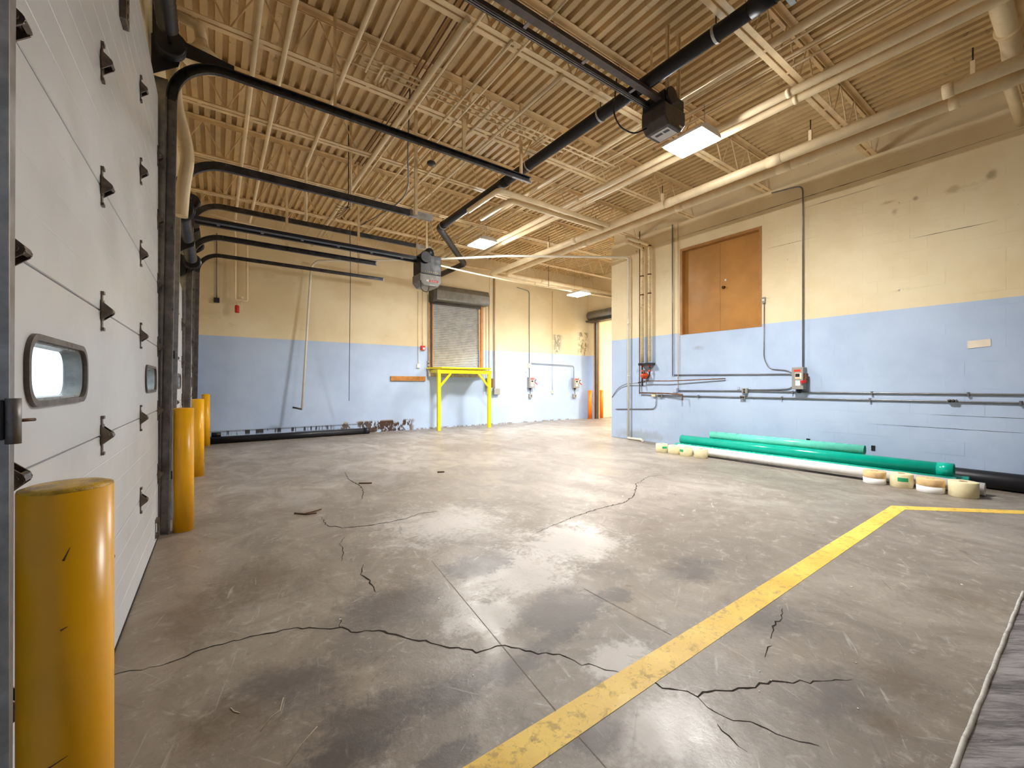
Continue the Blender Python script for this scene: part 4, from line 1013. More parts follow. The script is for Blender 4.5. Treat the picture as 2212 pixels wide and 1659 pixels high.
t, a, b = wallbox('control_switch', 899.5, 786.5, 906, 795, 0.06, M['white'], 'white wall control box left of the shutter', 'switch')
part('conduit', MB().tube([((a.x + b.x) / 2, yb - 0.02, a.z), ((a.x + b.x) / 2, yb - 0.02, 4.55)], 0.009, 8), M['pipecream'], t)
t, a, b = wallbox('push_button_box', 922, 780, 926, 798, 0.06, M['greybox'], 'narrow push button station beside the shutter jamb', 'switch')
for zz in (0.30, 0.72): part('button', MB().lathe([(0.024, 0), (0.024, -0.012), (0.001, -0.014)], ((a.x + b.x) / 2, yb - 0.06, b.z + (a.z - b.z) * zz), 12, 'y'), M['black'], t)
part('conduit', MB().tube([((a.x + b.x) / 2, yb - 0.02, a.z), ((a.x + b.x) / 2, yb - 0.02, 4.5)], 0.010, 8), M['conduit'], t)
t, a, b = wallbox('junction_box', 1064, 839, 1076.5, 852, 0.12, M['greybox'], 'grey steel box behind the yellow platform leg, foot of two conduits', bev=0.006)
part('conduit', MB().tube([(a.x + 0.03, yb - 0.03, a.z), (a.x + 0.03, yb - 0.03, 5.5)], 0.012, 8), M['conduit'], t)
part('conduit', MB().tube([(a.x + 0.09, yb - 0.03, a.z), (a.x + 0.09, yb - 0.03, 5.5)], 0.018, 8), M['pipecream'], t)
t, a, b = wallbox('motor_starter', 1049, 817, 1062, 838, 0.14, M['greyboxdark'], 'dark grey starter box half hidden by the yellow leg', bev=0.006)
part('conduit', MB().tube([(b.x - 0.10, yb - 0.03, a.z), (b.x - 0.10, yb - 0.03, 5.5)], 0.010, 8), M['pipecream'], t)
part('starter_door', MB().box(a.x + 0.02, yb - 0.146, b.z + 0.02, b.x - 0.02, yb - 0.141, a.z - 0.02), M['rust'], t)

def disconnect(u0, v0, u1, v1, dep, label, plane='Y', handle_far=True):
    """safety switch: enclosure, red label, window, paper label, side lever"""
    t, a, b = wallbox('disconnect_switch', u0, v0, u1, v1, dep, M['greybox'], label, 'switch box', 'safety switches', plane=plane, bev=0.008)
    w = (b.x - a.x) if plane == 'Y' else (a.y - b.y); h = a.z - b.z
    def plate(name, f0, f1, g0, g1, mat, th=0.002, lab=None):
        za, zb = b.z + h * g0, b.z + h * g1
        if plane == 'Y': m = MB().box(a.x + w * f0, yb - dep - th, za, a.x + w * f1, yb - dep - 0.0002, zb)
        else: m = MB().box(XR - 0.003 - dep - th, a.y - w * f0, za, XR - 0.003 - dep - 0.0002, a.y - w * f1, zb)
        return part(name, m, mat, t, lab)
    plate('warning_label', 0.20, 0.78, 0.80, 0.89, M['redlabel'], lab='red label')
    plate('window_plate', 0.30, 0.86, 0.47, 0.74, M['masking'])
    plate('window', 0.33, 0.70, 0.56, 0.71, M['darkhole'], 0.004)
    plate('warning_strip', 0.30, 0.72, 0.48, 0.54, M['tapetan'], 0.003)
    plate('rating_label', 0.34, 0.74, 0.17, 0.40, M['white'])
    # lever on the side
    if plane == 'Y':
        xs = b.x + 0.015
        part('lever', MB().bar((xs, yb - dep * 0.8, b.z + h * 0.62), (xs + 0.03, yb - dep - 0.03, b.z + h * 0.80), 0.03, 0.025).bar((xs, yb - dep * 0.8, b.z + h * 0.62), (xs + 0.02, yb - dep * 0.9, b.z + h * 0.50), 0.03, 0.025), M['black'], t)
        part('lever_grip', MB().tube([(xs + 0.02, yb - dep * 0.9, b.z + h * 0.50), (xs + 0.08, yb - dep - 0.05, b.z + h * 0.32)], 0.018, 10), M['red'], t)
        part('plug', MB().lathe([(0.05, 0), (0.05, -0.03), (0.022, -0.08), (0.012, -0.12), (0.012, -0.36)], (a.x + w * 0.4, yb - dep * 0.45, b.z), 14), M['hooddark'], t)
    else:
        ys = b.y - 0.015
        part('lever', MB().box(XR - 0.003 - dep * 0.8, ys - 0.03, b.z + h * 0.32, XR - 0.003 - dep * 0.3, ys + 0.015, b.z + h * 0.72), M['rust'], t, bev=0.01)
        part('lever_grip', MB().bar((XR - 0.003 - dep * 0.9, ys - 0.01, b.z + h * 0.36), (XR - 0.003 - dep - 0.05, ys + 0.03, b.z + h * 0.33), 0.05, 0.05), M['red'], t)
        part('plug', MB().lathe([(0.05, 0), (0.05, -0.02), (0.03, -0.07), (0.02, -0.075)], (XR - 0.003 - dep * 0.5, (a.y + b.y) / 2, b.z), 14), M['darkhole'], t)
    return t, a, b
t, a, b = disconnect(1138.5, 815, 1150, 838, 0.16, 'grey safety switch with red lever on the back wall, left of two')
q = wp(1142.5, 790); top = wp(1142, 615); s_ = wp(1140, 850)
part('conduit', MB().tube([(q.x, yb - 0.03, a.z), (q.x, yb - 0.03, 5.15), (q.x - 0.6, yb - 0.03, 5.22)], 0.013, 8, 0.12), M['conduit'], t)
t2, a2, b2 = disconnect(1234.5, 816.5, 1246, 838, 0.16, 'grey safety switch with red lever on the back wall, right of two')
q2 = wp(1238, 792)
part('conduit', MB().tube([(q2.x, yb - 0.05, a2.z), (q2.x, yb - 0.05, q2.z + 0.03), (q.x + 0.06, yb - 0.05, q2.z + 0.08)], 0.013, 8, 0.12), M['conduit'], t2)
tt, a_, b_ = wallbox('conduit_box', 1140, 785, 1145.5, 795, 0.06, M['ivory'], 'small conduit fitting above the left safety switch', bev=0.004)
for (u0, lab) in ((1142, 'small grey outlet below the left safety switch'), (1237, 'small grey outlet below the right safety switch')):
    tt, a_, b_ = wallbox('outlet_box', u0 - 1, 851, u0 + 5, 859, 0.09, M['greybox'], lab, 'outlet', bev=0.004)
    part('socket', MB().lathe([(0.028, 0), (0.028, -0.006), (0.001, -0.007)], (b_.x - 0.05, yb - 0.09, (a_.z + b_.z) / 2), 12, 'y'), M['black'], tt)
tt, a_, b_ = wallbox('outlet_box', 1190.5, 844, 1195, 850, 0.05, M['ivory'], 'ivory outlet box at the foot of a thin blue conduit', 'outlet', bev=0.004)
M['bluecond'] = paint('blue_painted_conduit', (0.46, 0.53, 0.70), 0.45, var=0.05)
part('conduit', MB().tube([((a_.x + b_.x) / 2, yb - 0.02, a_.z), ((a_.x + b_.x) / 2, yb - 0.02, 2.73)], 0.012, 8), M['bluecond'], tt)
part('conduit', MB().tube([((a_.x + b_.x) / 2, yb - 0.02, 2.73), ((a_.x + b_.x) / 2, yb - 0.02, 5.3)], 0.012, 8), M['pipecream'], tt)
wallbox('thermostat', 1133.5, 796.5, 1138, 803.5, 0.04, M['white'], 'tiny white sensor on the wall above the left safety switch', 'sensor', bev=0.004)
# black pipe lying along the foot of the back wall
q0, q1 = P(452, 950, Z=0.09), P(742, 941, Z=0.09)
t = root('black_pipe', 'long black plastic pipe lying at the foot of the back wall', 'pipe', (0, 12.85, 0))
part('barrel', MB().pipe((-0.12, 12.86, 0.088), (3.72, 12.86, 0.088), 0.088, 0.078), M['blackpipe'], t)
part('socket_end', MB().pipe((3.62, 12.86, 0.092), (3.78, 12.86, 0.092), 0.096, 0.086), M['blackpipe'], t)
single('black_pipe', MB().pipe((-0.10, 12.98, 0.215), (0.10, 12.98, 0.215), 0.06, 0.05), M['blackpipe'], (0, 12.98, 0.15), 'short black pipe offcut lying on the long black pipe by the corner', 'pipe')

# ------------------------------------------------------------------ fittings on the right wall
xr = XR - 0.002
def rp(u, v, x=xr): return P(u, v, X=x)
GR = 'wall conduits'
t, a, b = disconnect(1718, 794, 1743, 841, 0.17, 'big grey safety switch on the right wall below a long conduit', plane='X')
ymid = (a.y + b.y) / 2
part('conduit', MB().tube([(xr - 0.05, b.y + 0.05, a.z), (xr - 0.05, b.y + 0.05, 5.30), (xr - 0.05, b.y + 0.6, 5.36)], 0.013, 8, 0.12), M['conduit'], t)
run('conduit', [rp(1651, 656, xr - 0.014), rp(1650, 775, xr - 0.014), rp(1662, 797, xr - 0.014), rp(1700, 800, xr - 0.014), rp(1719, 808, xr - 0.014)], 0.010, M['conduit'], 'bent grey conduit from the light switch to the big safety switch', 'conduit', bend=0.3, seg=8, group=GR)
run('conduit', [rp(1456, 810, xr - 0.02), rp(1710, 808, xr - 0.02), rp(1719, 815, xr - 0.02)], 0.012, M['conduit'], 'upper horizontal conduit into the side of the big safety switch', 'conduit', bend=0.06, seg=8, group=GR)
run('conduit', [rp(1719, 828, xr - 0.02), rp(1706, 840, xr - 0.02), rp(1660, 842, xr - 0.02), rp(1617, 842, xr - 0.02)], 0.010, M['conduit'], 'flexible conduit looping from the big safety switch to an outlet', 'conduit', bend=0.3, seg=8, group=GR)
run('conduit', [rp(1390, 823, xr - 0.10), rp(1445, 823, xr - 0.10), rp(1567, 818, xr - 0.04)], 0.012, M['copper'], 'brown pipe ending halfway along the right wall', 'pipe', bend=0.1, seg=8, group=GR)
c1 = run('conduit', [rp(1466, 844, xr - 0.02), rp(1600, 844, xr - 0.02), rp(1750, 847.5, xr - 0.02), rp(2212, 852.5, xr - 0.02), (xr - 0.02, -2.0, P(2212, 852.5, X=xr).z)], 0.013, M['conduit'], 'long horizontal conduit on the right wall, upper of two', 'conduit', bend=0.1, seg=8, group=GR)
c2 = run('conduit', [rp(1420, 854, xr - 0.02), rp(1600, 858, xr - 0.02), rp(1750, 861, xr - 0.02), rp(2212, 871, xr - 0.02), (xr - 0.02, -2.0, P(2212, 871, X=xr).z)], 0.013, M['conduit'], 'long horizontal conduit on the right wall, lower of two', 'conduit', bend=0.1, seg=8, group=GR)
for (c, us, v) in ((c1, (1713, 1884, 2092), 849), (c2, (1510, 1690, 1880, 2205), 862)):
    for u in us:
        q = rp(u, 845 + (u - 1500) * 0.0105 if c is c1 else 856 + (u - 1500) * 0.0205, xr)
        part('strap', MB().box(xr - 0.042, q.y - 0.012, q.z - 0.035, xr, q.y + 0.012, q.z + 0.03), M['conduit'], c)
for (u0, v0, u1, v1, lab, m, n) in ((1605, 838.5, 1617, 850, 'double outlet box on the upper conduit of the right wall', M['greybox'], 2), (1601, 854, 1612, 862, 'small outlet box on the lower conduit, below the double outlet', M['greybox'], 2),
                               (2047, 862, 2068, 869.5, 'oval outlet box far along the lower conduit near the tape patch', M['greybox'], 2), (1424, 852, 1433, 857.5, 'small outlet beside the ivory box on the lower conduit', M['greybox'], 2)):
    t, a, b = wallbox('outlet_box', u0, v0, u1, v1, 0.07, m, lab, 'outlet', plane='X', bev=0.01)
    for k in range(n):
        if u0 == 1605: yy, zz = (a.y + b.y) / 2, b.z + (a.z - b.z) * (0.28 + 0.44 * k)
        else: yy, zz = a.y - (a.y - b.y) * (0.3 + 0.4 * k), (a.z + b.z) / 2
        part('socket', MB().lathe([(0.022, 0), (0.022, -0.004), (0.001, -0.005)], (xr - 0.001 - 0.07, yy, zz), 12, 'x'), M['black'], t)
t, a, b = wallbox('junction_box', 1410, 851, 1418, 857, 0.06, M['ivory'], 'ivory junction box with a conduit curving down and away along the right wall', plane='X', bev=0.008)
part('conduit', MB().tube([rp(1417, 857, xr - 0.02), rp(1417, 877, xr - 0.02), rp(1412, 883, xr - 0.02), rp(1330, 883.5, xr - 0.02)], 0.010, 8, 0.1), M['conduit'], t)
t, a, b = wallbox('junction_box', 1458.5, 838, 1466, 848, 0.10, M['bluecond'], 'blue painted box at the foot of two vertical conduits', plane='X', bev=0.01)
part('conduit', MB().tube([rp(1465, 840, xr - 0.03), rp(1464.5, 480, xr - 0.03)], 0.011, 8), M['pipecream'], t)
run('conduit', [rp(1453, 812, xr - 0.03), rp(1452.5, 485, xr - 0.03)], 0.013, M['conduit'], 'dark vertical conduit left of the raised brown doors', 'conduit', seg=8, group=GR)
t, a, b = wallbox('light_switch', 1648, 642.5, 1654.5, 655, 0.05, M['greybox'], 'grey light switch at the edge of the raised brown doors', 'switch', plane='X', bev=0.01)
part('toggle', MB().box(xr - 0.001 - 0.056, (a.y + b.y) / 2 - 0.02, b.z + 0.05, xr - 0.052, (a.y + b.y) / 2 + 0.02, a.z - 0.05), M['white'], t)
run('cable', [rp(1322, 858, xr - 0.01), rp(1335, 838, xr - 0.03), rp(1352, 829, xr - 0.05), rp(1384, 827, xr - 0.08)], 0.010, M['conduit'], 'thin grey cable bending round the wall corner', 'cable', bend=0.3, seg=8)
t, a, b = wallbox('round_cover', 1593, 835, 1598, 842, 0.02, M['bluecond'], 'round blue cover plate above the double outlet', 'cover plate', plane='X', bev=0.02)
# two heating pipes with a circulation pump
t = root('heating_pipes', 'pair of worn cream heating pipes with a red circulation pump at their foot', 'pipes', tuple(rp(1395, 790)))
qa, qb = rp(1387, 783, xr - 0.10), rp(1403, 781, xr - 0.10)
part('pipe', MB().tube([(qa.x, qa.y, qa.z), (qa.x, qa.y, 5.08), (qa.x - 0.6, qa.y, 5.12)], 0.045, 18, 0.1), M['rustpipe'], t)
part('pipe', MB().tube([(qb.x, qb.y, qb.z), (qb.x, qb.y, 5.02), (qb.x, qb.y + 0.02, 5.10), (qb.x - 0.9, qb.y, 5.12)], 0.045, 18, 0.1), M['rustpipe'], t)
part('thin_pipe', MB().tube([rp(1382, 500, xr - 0.05), rp(1381.5, 851, xr - 0.05)], 0.012, 8), M['copper'], t)
zc = qa.z
part('bracket', MB().box(xr - 0.18, qb.y - 0.10, zc - 0.08, xr, qa.y + 0.06, zc - 0.02), M['black'], t)
zp = rp(1393, 811, xr - 0.12).z
part('return_pipe', MB().tube([(qa.x, qa.y - 0.01, zc - 0.05), (qa.x, qa.y - 0.01, rp(1385, 834).z)], 0.020, 10), M['black'], t)
part('return_pipe', MB().tube([(qb.x, qb.y, zc - 0.05), (qb.x, qb.y, zp - 0.02), (qb.x, (qa.y + qb.y) / 2 - 0.02, zp - 0.08)], 0.020, 10, 0.06), M['black'], t)
ym = (qa.y + qb.y) / 2 + 0.02
pm = part('pump', MB().lathe([(0.001, 0), (0.075, 0), (0.085, -0.02), (0.085, -0.07), (0.055, -0.09), (0.055, -0.16), (0.04, -0.18), (0.001, -0.18)], (xr - 0.06, ym, zp - 0.01), 20, 'x'), M['pumpred'], t, 'red circulation pump')
part('pump_cap', MB().tube([(xr - 0.14, ym, zp + 0.04), (xr - 0.14, ym + 0.01, zp + 0.13)], 0.035, 12), M['rust'], t)
for zz in (0.30, 0.17):
    part('fitting', MB().lathe([(0.028, 0), (0.034, 0.012), (0.034, 0.04), (0.028, 0.05)], (qa.x, qa.y - 0.01, zp + zz - 0.08), 12), M['pumpred'], t)
    part('fitting', MB().lathe([(0.028, 0), (0.034, 0.012), (0.034, 0.04), (0.028, 0.05)], (qb.x, qb.y, zp + zz - 0.08), 12), M['pumpred'], t)
part('side_valve', MB().tube([(qa.x, qa.y + 0.12, zp - 0.18), (qa.x, qa.y - 0.10, zp - 0.17)], 0.012, 8), M['brass'], t)
for vv in (540, 600, 640): 
    for q in (qa, qb): part('collar', MB().tube([(q.x, q.y, rp(1390, vv).z), (q.x, q.y, rp(1390, vv).z + 0.03)], 0.050, 16), M['rust'], t)
run('pipe', [rp(1381.5, 848.5, xr - 0.05), rp(1440, 850, xr - 0.09), rp(1474, 852.5, xr - 0.12)], 0.018, M['copper'], 'thick brown pipe below the pump, ending in a small tap', 'pipe', bend=0.1, seg=10)
q = rp(1474, 852.5, xr - 0.12)
run('tap', [q, q + Vector((0, 0, -0.06)), q + Vector((-0.01, -0.01, -0.13))], 0.018, M['rust'], 'small rusty tap hanging from the brown pipe end', 'tap', bend=0.02, seg=10)
# patch of tape
a, b = rp(2090, 737), rp(2140, 749)
single('tape_patch', MB().add([(xr - 0.004, a.y, a.z), (xr - 0.004, b.y, a.z + 0.015), (xr - 0.004, b.y - 0.003, b.z + 0.01), (xr - 0.004, a.y, b.z - 0.012), (xr, a.y, a.z), (xr, b.y, a.z + 0.015), (xr, b.y - 0.003, b.z + 0.01), (xr, a.y, b.z - 0.012)],
       [(0, 1, 2, 3), (7, 6, 5, 4), (0, 4, 5, 1), (1, 5, 6, 2), (2, 6, 7, 3), (3, 7, 4, 0)]), M['masking'], (xr, a.y, b.z), 'pale rectangular tape patch on the blue part of the right wall', 'tape')
for (u0, v0, u1, v1, lab) in ((1882, 962, 1890.5, 974, 'open dark hole in the wall beside the mint pipe end'), (1742, 947, 1750, 951.5, 'small dark hole in the wall above the mint pipe')):
    a, b = rp(u0, v0), rp(u1, v1)
    single('wall_hole', MB().box(xr - 0.0055, a.y, b.z, xr - 0.001, b.y, a.z), M['darkhole'], tuple(b), lab, 'hole')

# ------------------------------------------------------------------ pipes and tape rolls on the floor by the right wall
GP = 'loose pipes by the right wall'
def loose(a, b, ro, mat, label, bell=False, ri=None):
    a, b = Vector(a), Vector(b)
    t = root('loose_pipe', label, 'pipe', (a.x, a.y, 0), group=GP)
    part('barrel', MB().pipe(a, b, ro, ri or ro * 0.92), mat, t)
    d = (b - a).normalized()
    if bell: part('bell_end', MB().pipe(b - d * 0.16, b + d * 0.012, ro * 1.08, ro * 0.96), mat, t)
    return t
loose((8.36, 5.45, 0.086), (8.42, 0.93, 0.086), 0.086, M['whitetube'], 'white plastic pipe lying in front behind the tape rolls', ri=0.076)
loose((8.545, 5.62, 0.086), (8.60, 1.22, 0.086), 0.086, M['teal'], 'teal pipe lying on the floor just behind the white pipe')
loose((8.725, 5.2, 0.088), (8.775, 1.12, 0.088), 0.088, M['teal'], 'teal pipe under the green one, only its near end showing')
loose((8.64, 5.55, 0.246), (8.69, 1.27, 0.249), 0.097, M['green'], 'thick dark green pipe lying on top of the others', bell=True)
loose((8.83, 5.1, 0.238), (8.865, 2.4, 0.240), 0.082, M['teal'], 'teal pipe hidden behind the dark green one, against the wall')
loose((8.745, 4.92, 0.397), (8.785, 2.30, 0.400), 0.082, M['mint'], 'pale mint pipe at the top of the heap')
loose((9.05, 3.4, 0.125), (9.085, -1.5, 0.125), 0.125, M['blackpipe'], 'thick black pipe along the foot of the right wall')
single('steel_rod', MB().tube([(8.225, 4.75, 0.010), (8.25, 2.15, 0.010)], 0.010, 8), M['black'], (8.23, 4.7, 0), 'thin black rod lying in front of the white pipe', 'rod')
def tape_roll(u, v, r, h, label, two=False, glabel=0.0):
    q = P(u, v, Z=0); d = Vector((q.x, q.y, 0)).normalized()
    c = q + d * r * 0.7
    t = root('tape_roll', label, 'tape roll', (c.x, c.y, 0), group='tape rolls on the floor')
    prof = [(0.042, 0.0), (r - 0.003, 0.0), (r, 0.004), (r, h - 0.004), (r - 0.004, h), (r * 0.7, h - 0.002), (0.05, h), (0.042, h - 0.001), (0.042, 0.0)]
    if two:
        hm_ = h * 0.48
        part('lower_roll', MB().lathe([(0.042, 0.0), (r - 0.003, 0.0), (r, 0.004), (r, hm_), (0.042, hm_)], (c.x, c.y, 0), 36), M['tapewhite'], t, 'white lower roll')
        part('upper_roll', MB().lathe([(0.042, hm_ + 0.0005), (r - 0.002, hm_ + 0.0005), (r, hm_ + 0.004), (r, h - 0.004), (r - 0.004, h), (0.05, h), (0.042, h - 0.001)], (c.x, c.y, 0), 36), M['tapetan'], t, 'tan upper roll')
    else:
        part('wound_tape', MB().lathe(prof, (c.x, c.y, 0), 36), M['tape'], t)
    part('core', MB().pipe((c.x, c.y, 0.001), (c.x, c.y, h + 0.001), 0.0415, 0.036, 20), M['card'], t)
    if glabel:
        ang = math.atan2(-d.y, -d.x); lb = MB()
        vs = []
        for zz in (h * 0.48, h * 0.76):
            for k in range(7): vs.append((c.x + (r + 0.0015) * math.cos(ang + (k / 6 - 0.5) * 0.9 + glabel), c.y + (r + 0.0015) * math.sin(ang + (k / 6 - 0.5) * 0.9 + glabel), zz))
        lb.add(vs, [(k, k + 1, k + 8, k + 7) for k in range(6)])
        part('green_label', lb, M['greenlabel'], t, 'green paper label')
    return t
tape_roll(1429.5, 977, 0.125, 0.175, 'cream tape roll farthest from the viewer, at the end of the pipes', glabel=0.55)
tape_roll(1456, 981, 0.122, 0.175, 'plain cream tape roll, second of the far four')
tape_roll(1482, 985.5, 0.125, 0.178, 'cream tape roll with a green label edge, third of the far four', glabel=-0.9)
tape_roll(1514, 990, 0.132, 0.180, 'cream tape roll touching the visible end of the white pipe, last of the far four')
tape_roll(1889, 1046, 0.135, 0.185, 'tan over white pair of tape rolls, farther of the two-tone pairs', two=True)
tape_roll(1947.5, 1053.5, 0.130, 0.195, 'cream tape roll with a bold green label between the two-tone rolls', glabel=0.12)
tape_roll(2010, 1065, 0.145, 0.185, 'tan over white pair of tape rolls, nearer of the two-tone pairs', two=True)
tape_roll(2081, 1075, 0.145, 0.200, 'plain cream tape roll nearest the viewer, by the white pipe end')

# ------------------------------------------------------------------ yellow floor line, cracks, litter
ln = MB()
def fl_(u, v, z): q = P(u, v, Z=0); return (q.x, q.y, z)
pts = [(0.2, 1.30), (6.62, 1.345), (6.845, 1.435), (0.2, 1.435)]
A = [P(1000, 1659, Z=0), P(1150, 1659, Z=0), P(1925, 1092.5, Z=0), P(1955, 1101, Z=0)]
d_l = (A[2] - A[0]); d_r = (A[3] - A[1])
s0, s1 = A[0] - d_l * 0.15, A[1] - d_r * 0.15
e0, e1 = P(2300, 1106.5, Z=0), P(2300, 1114, Z=0)
e0, e1 = A[2] + (e0 - A[2]) * 2.2, A[3] + (e1 - A[3]) * 2.2
L2 = [s0, s1, A[3], A[2]]
ln.add([(p.x, p.y, 0.002) for p in L2] + [(p.x, p.y, 0.0) for p in L2], [(0, 1, 2, 3), (0, 4, 5, 1), (1, 5, 6, 2), (2, 6, 7, 3), (3, 7, 4, 0)])
L3 = [A[2], A[3], e1, e0]
ln.add([(p.x, p.y, 0.002) for p in L3] + [(p.x, p.y, 0.0) for p in L3], [(0, 1, 2, 3), (0, 4, 5, 1), (1, 5, 6, 2), (2, 6, 7, 3), (3, 7, 4, 0)])
single('floor_line', ln, M['line'], (3, 1.4, 0), 'worn yellow painted line turning a corner on the concrete floor', 'floor marking')

def crack(px, w, mat=None, jag=0.012, name='crack', straight=False):
    P3 = [P(u, v, Z=0) for u, v in px]
    pts = []
    for a, b in zip(P3[:-1], P3[1:]):
        n_ = max(1, int((b - a).length / 0.035)) if not straight else max(1, int((b - a).length / 0.3))
        for k in range(n_):
            q = a.lerp(b, k / n_)
            if pts and not straight: q = q + Vector((random.uniform(-jag, jag), random.uniform(-jag, jag), 0))
            pts.append(q)
    pts.append(P3[-1])
    vs = []; fs = []
    n_ = len(pts)
    for i, q in enumerate(pts):
        d = (pts[min(i + 1, n_ - 1)] - pts[max(i - 1, 0)]).normalized(); nn = Vector((-d.y, d.x, 0))
        ww = w * (0.5 + random.random()) * (0.3 + 0.7 * math.sin(PI * (i + 0.5) / n_)) / 2 if not straight else w / 2
        for q2 in (q + nn * ww, q - nn * ww): vs.append((q2.x, q2.y, 0.0016 if name == 'crack' else 0.0010))
    fs = [(2 * i, 2 * i + 1, 2 * i + 3, 2 * i + 2) for i in range(n_ - 1)]
    m = MB().add(vs, fs)
    part(name, m, mat or M['crackmat'], floor)
crack([(215, 1466), (247, 1457), (340, 1440), (420, 1410), (500, 1385), (560, 1370), (640, 1358), (700, 1357), (735, 1355), (760, 1365), (830, 1365), (880, 1378), (960, 1395), (1030, 1408), (1075, 1395), (1120, 1400), (1165, 1412), (1210, 1412), (1240, 1430), (1290, 1440), (1330, 1450)], 0.010)
crack([(1330, 1450), (1380, 1460), (1410, 1475), (1450, 1490), (1505, 1503), (1545, 1490), (1620, 1488), (1665, 1470), (1700, 1475), (1730, 1472), (1780, 1472), (1840, 1468)], 0.008)
crack([(1505, 1503), (1530, 1525), (1560, 1550), (1600, 1555), (1640, 1565), (1680, 1590), (1720, 1600), (1770, 1612)], 0.005)
crack([(1550, 1565), (1580, 1595), (1615, 1625)], 0.004)
crack([(1150, 1155), (1170, 1145), (1230, 1120), (1290, 1100), (1350, 1085), (1370, 1070), (1375, 1045), (1400, 1030), (1460, 1022)], 0.012)
crack([(695, 1117), (705, 1135), (740, 1140), (800, 1135), (880, 1120), (905, 1110), (945, 1104)], 0.012)
crack([(745, 1020), (752, 1035), (778, 1050), (785, 1062), (780, 1080)], 0.014)
crack([(785, 1220), (780, 1240), (800, 1255), (812, 1280)], 0.010)
crack([(745, 1160), (735, 1175), (742, 1195), (738, 1212)], 0.006)
crack([(1690, 1315), (1685, 1335), (1670, 1355), (1665, 1380)], 0.008)
crack([(1668, 1395), (1655, 1408), (1652, 1420)], 0.006)
crack([(735, 1355), (735, 1335)], 0.005)
for px in ([(1262, 1272), (1450, 1372)], [(932, 1211), (1197, 1531), (1310, 1659)], [(945, 955), (1060, 988)]):
    crack(px, 0.005, M['jointmat'], name='control_joint', straight=True)
# twigs and straws
def twig(px, r, mat, label, zt=0.006):
    pts = [P(u, v, Z=0) + Vector((0, 0, r)) for u, v in px]
    single('twig', MB().tube(pts, r, 6), mat, tuple(pts[0]), label, 'twig', group='twigs on the floor')
twig([(636, 1110), (662, 1112), (684, 1109)], 0.009, M['twig'], 'dark twig lying on the floor near the second bollard, lower of two')
twig([(655, 1112), (678, 1106), (694, 1101)], 0.008, M['twig'], 'dark twig crossing another near the second bollard')
twig([(775, 1045), (803, 1044.5)], 0.010, M['twig'], 'short dark stick in the middle of the floor')
twig([(945, 1021), (960, 1020.5)], 0.012, M['twig'], 'small dark splinter far across the floor')
twig([(563, 1580), (585, 1550), (605, 1535), (612, 1508)], 0.0022, M['straw'], 'pale dry straw near the foot of the near bollard, longest one')
twig([(620, 1655), (650, 1610), (685, 1570)], 0.0016, M['straw'], 'thin pale straw at the near edge of the floor')
twig([(498, 1530), (506, 1538), (518, 1541)], 0.0022, M['straw'], 'short bent straw beside the dark stain')
# paint chips
chips = [(1641, 1451, 'white paint chip on the long crack, right of the yellow line'), (1665, 1470, 'white paint chip lying across the crack near its far end'), (1849, 1432, 'white paint chip alone in the bare floor between line and wrapped stack'),
         (1853, 1531, 'elongated white paint chip nearest the wrapped stack corner'), (1640, 1494, 'white paint chip below the long crack'), (1345, 1072, 'white paint chip beside the bend of the far crack'),
         (1262, 1063, 'white paint chip just above the far crack'), (1305, 1158, 'white paint chip in front of the far crack'), (1474, 1113, 'white paint chip halfway to the yellow line corner'),
         (1839, 1268, 'white paint chip inside the yellow corner, close to the line'), (2078, 1263, 'white paint chip inside the yellow corner, far from the line'), (1022, 1459, 'white paint chip beside the yellow line at the long crack'),
         (948, 1293, 'white paint chip above the long crack on the pale patch'), (735, 1338, 'white paint chip at the kink of the long crack')]
chm = MB().add([(-0.008, -0.004, 0), (0.007, -0.005, 0), (0.009, 0.004, 0), (-0.004, 0.006, 0), (-0.006, -0.003, 0.003), (0.006, -0.004, 0.003), (0.007, 0.003, 0.003), (-0.003, 0.005, 0.003)],
               [(4, 5, 6, 7), (0, 1, 5, 4), (1, 2, 6, 5), (2, 3, 7, 6), (3, 0, 4, 7)]).mesh('paint_chip', M['tapewhite'])
for i, (u, v, lab) in enumerate(chips):
    q = P(u, v, Z=0)
    o = bpy.data.objects.new('paint_chip', chm); C.objects.link(o); o.location = (q.x, q.y, 0.0005)
    k = max(0.6, min(1.8, (H - v) / 350)); o.scale = (k, k, 1); o.rotation_euler.z = random.random() * 6
    tag(o, lab, 'paint chip', 'paint chips on the floor')

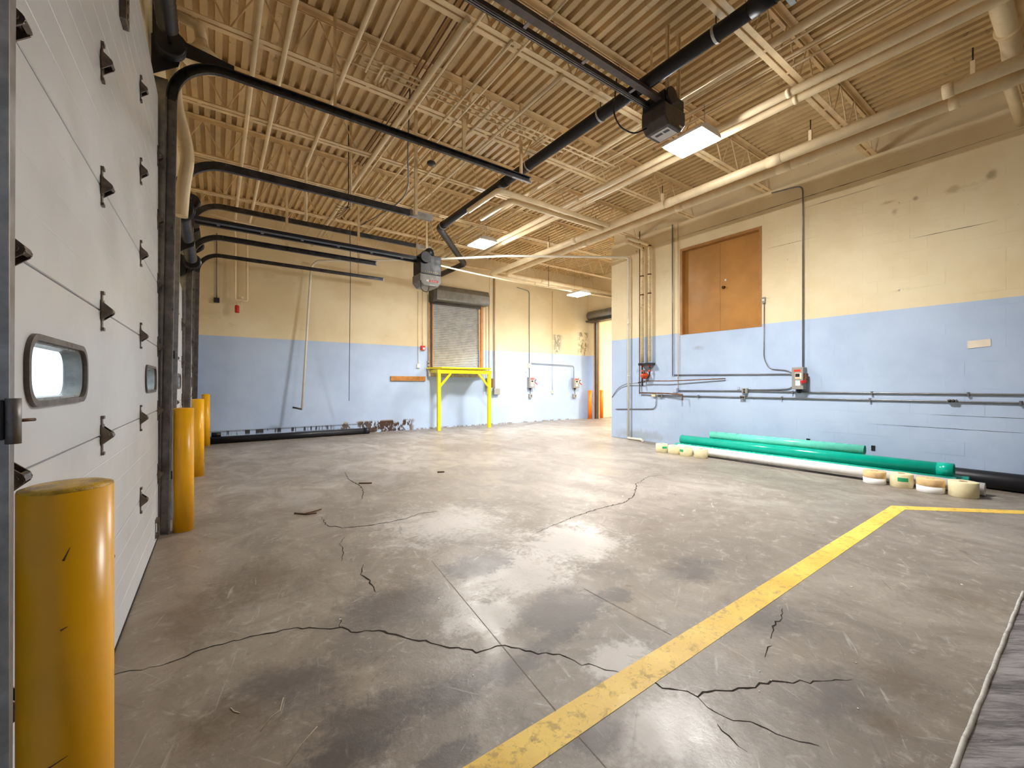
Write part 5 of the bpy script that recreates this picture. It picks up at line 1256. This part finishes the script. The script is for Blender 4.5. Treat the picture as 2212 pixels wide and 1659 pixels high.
# ------------------------------------------------------------------ film-wrapped stack at the near right
zt = 0.76
t = root('wrapped_stack', 'low stack wrapped in clear film at the near right edge', 'wrapped stack', (1.7, -0.55, 0))
import bmesh
bm = bmesh.new()
def boxrow():
    mb = MB()
    nx, ny = 40, 24
    X0, X1, Y0, Y1 = 0.75, 2.345, -1.30, 0.168
    vs = []; fs = []
    for j in range(ny + 1):
        for i in range(nx + 1):
            vs.append((X0 + (X1 - X0) * i / nx, Y0 + (Y1 - Y0) * j / ny, zt - 0.004 + 0.004 * math.sin(i * 1.7 + j * 0.9) * random.random() * (0 if j in (0, ny) or i in (0, nx) else 1)))
    for j in range(ny):
        for i in range(nx): fs.append((j * (nx + 1) + i, j * (nx + 1) + i + 1, (j + 1) * (nx + 1) + i + 1, (j + 1) * (nx + 1) + i))
    mb.add(vs, fs, True)
    for (xa, ya, xb, yb_) in ((X0, Y0, X1, Y0), (X1, Y0, X1, Y1), (X1, Y1, X0, Y1), (X0, Y1, X0, Y0)):
        mb.add([(xa, ya, 0.13), (xb, yb_, 0.13), (xb, yb_, zt - 0.004), (xa, ya, zt - 0.004)], [(0, 1, 2, 3)])
    mb.add([(X0, Y0, 0.13), (X1, Y0, 0.13), (X1, Y1, 0.13), (X0, Y1, 0.13)], [(3, 2, 1, 0)])
    return mb
bm.free()
part('wrapped_load', boxrow(), M['film'], t)
M['filmedge'] = paint('white_film_fold', (0.80, 0.80, 0.76), 0.3, var=0.15, scale=25)
eg = [(0.745 + 1.605 * k / 30, 0.1695 + 0.0009 * math.sin(k * 2.1), zt - 0.003 + 0.0009 * math.sin(k * 1.3)) for k in range(31)] + [(2.352, 0.12, zt), (2.352, -0.6, zt - 0.003), (2.352, -1.3, zt)]
part('film_fold', MB().tube(eg, 0.0048, 8), M['filmedge'], t)
pal = MB()
for k in range(7): pal.box(0.76 + 0.235 * k, -1.29, 0.105, 0.90 + 0.235 * k, 0.16, 0.13)
part('pallet_deck', pal, M['wood'], t)
for yy in (-1.28, -0.62, 0.06): part('pallet_runner', MB().box(0.76, yy, 0.0, 2.31, yy + 0.09, 0.105), M['wood'], t)
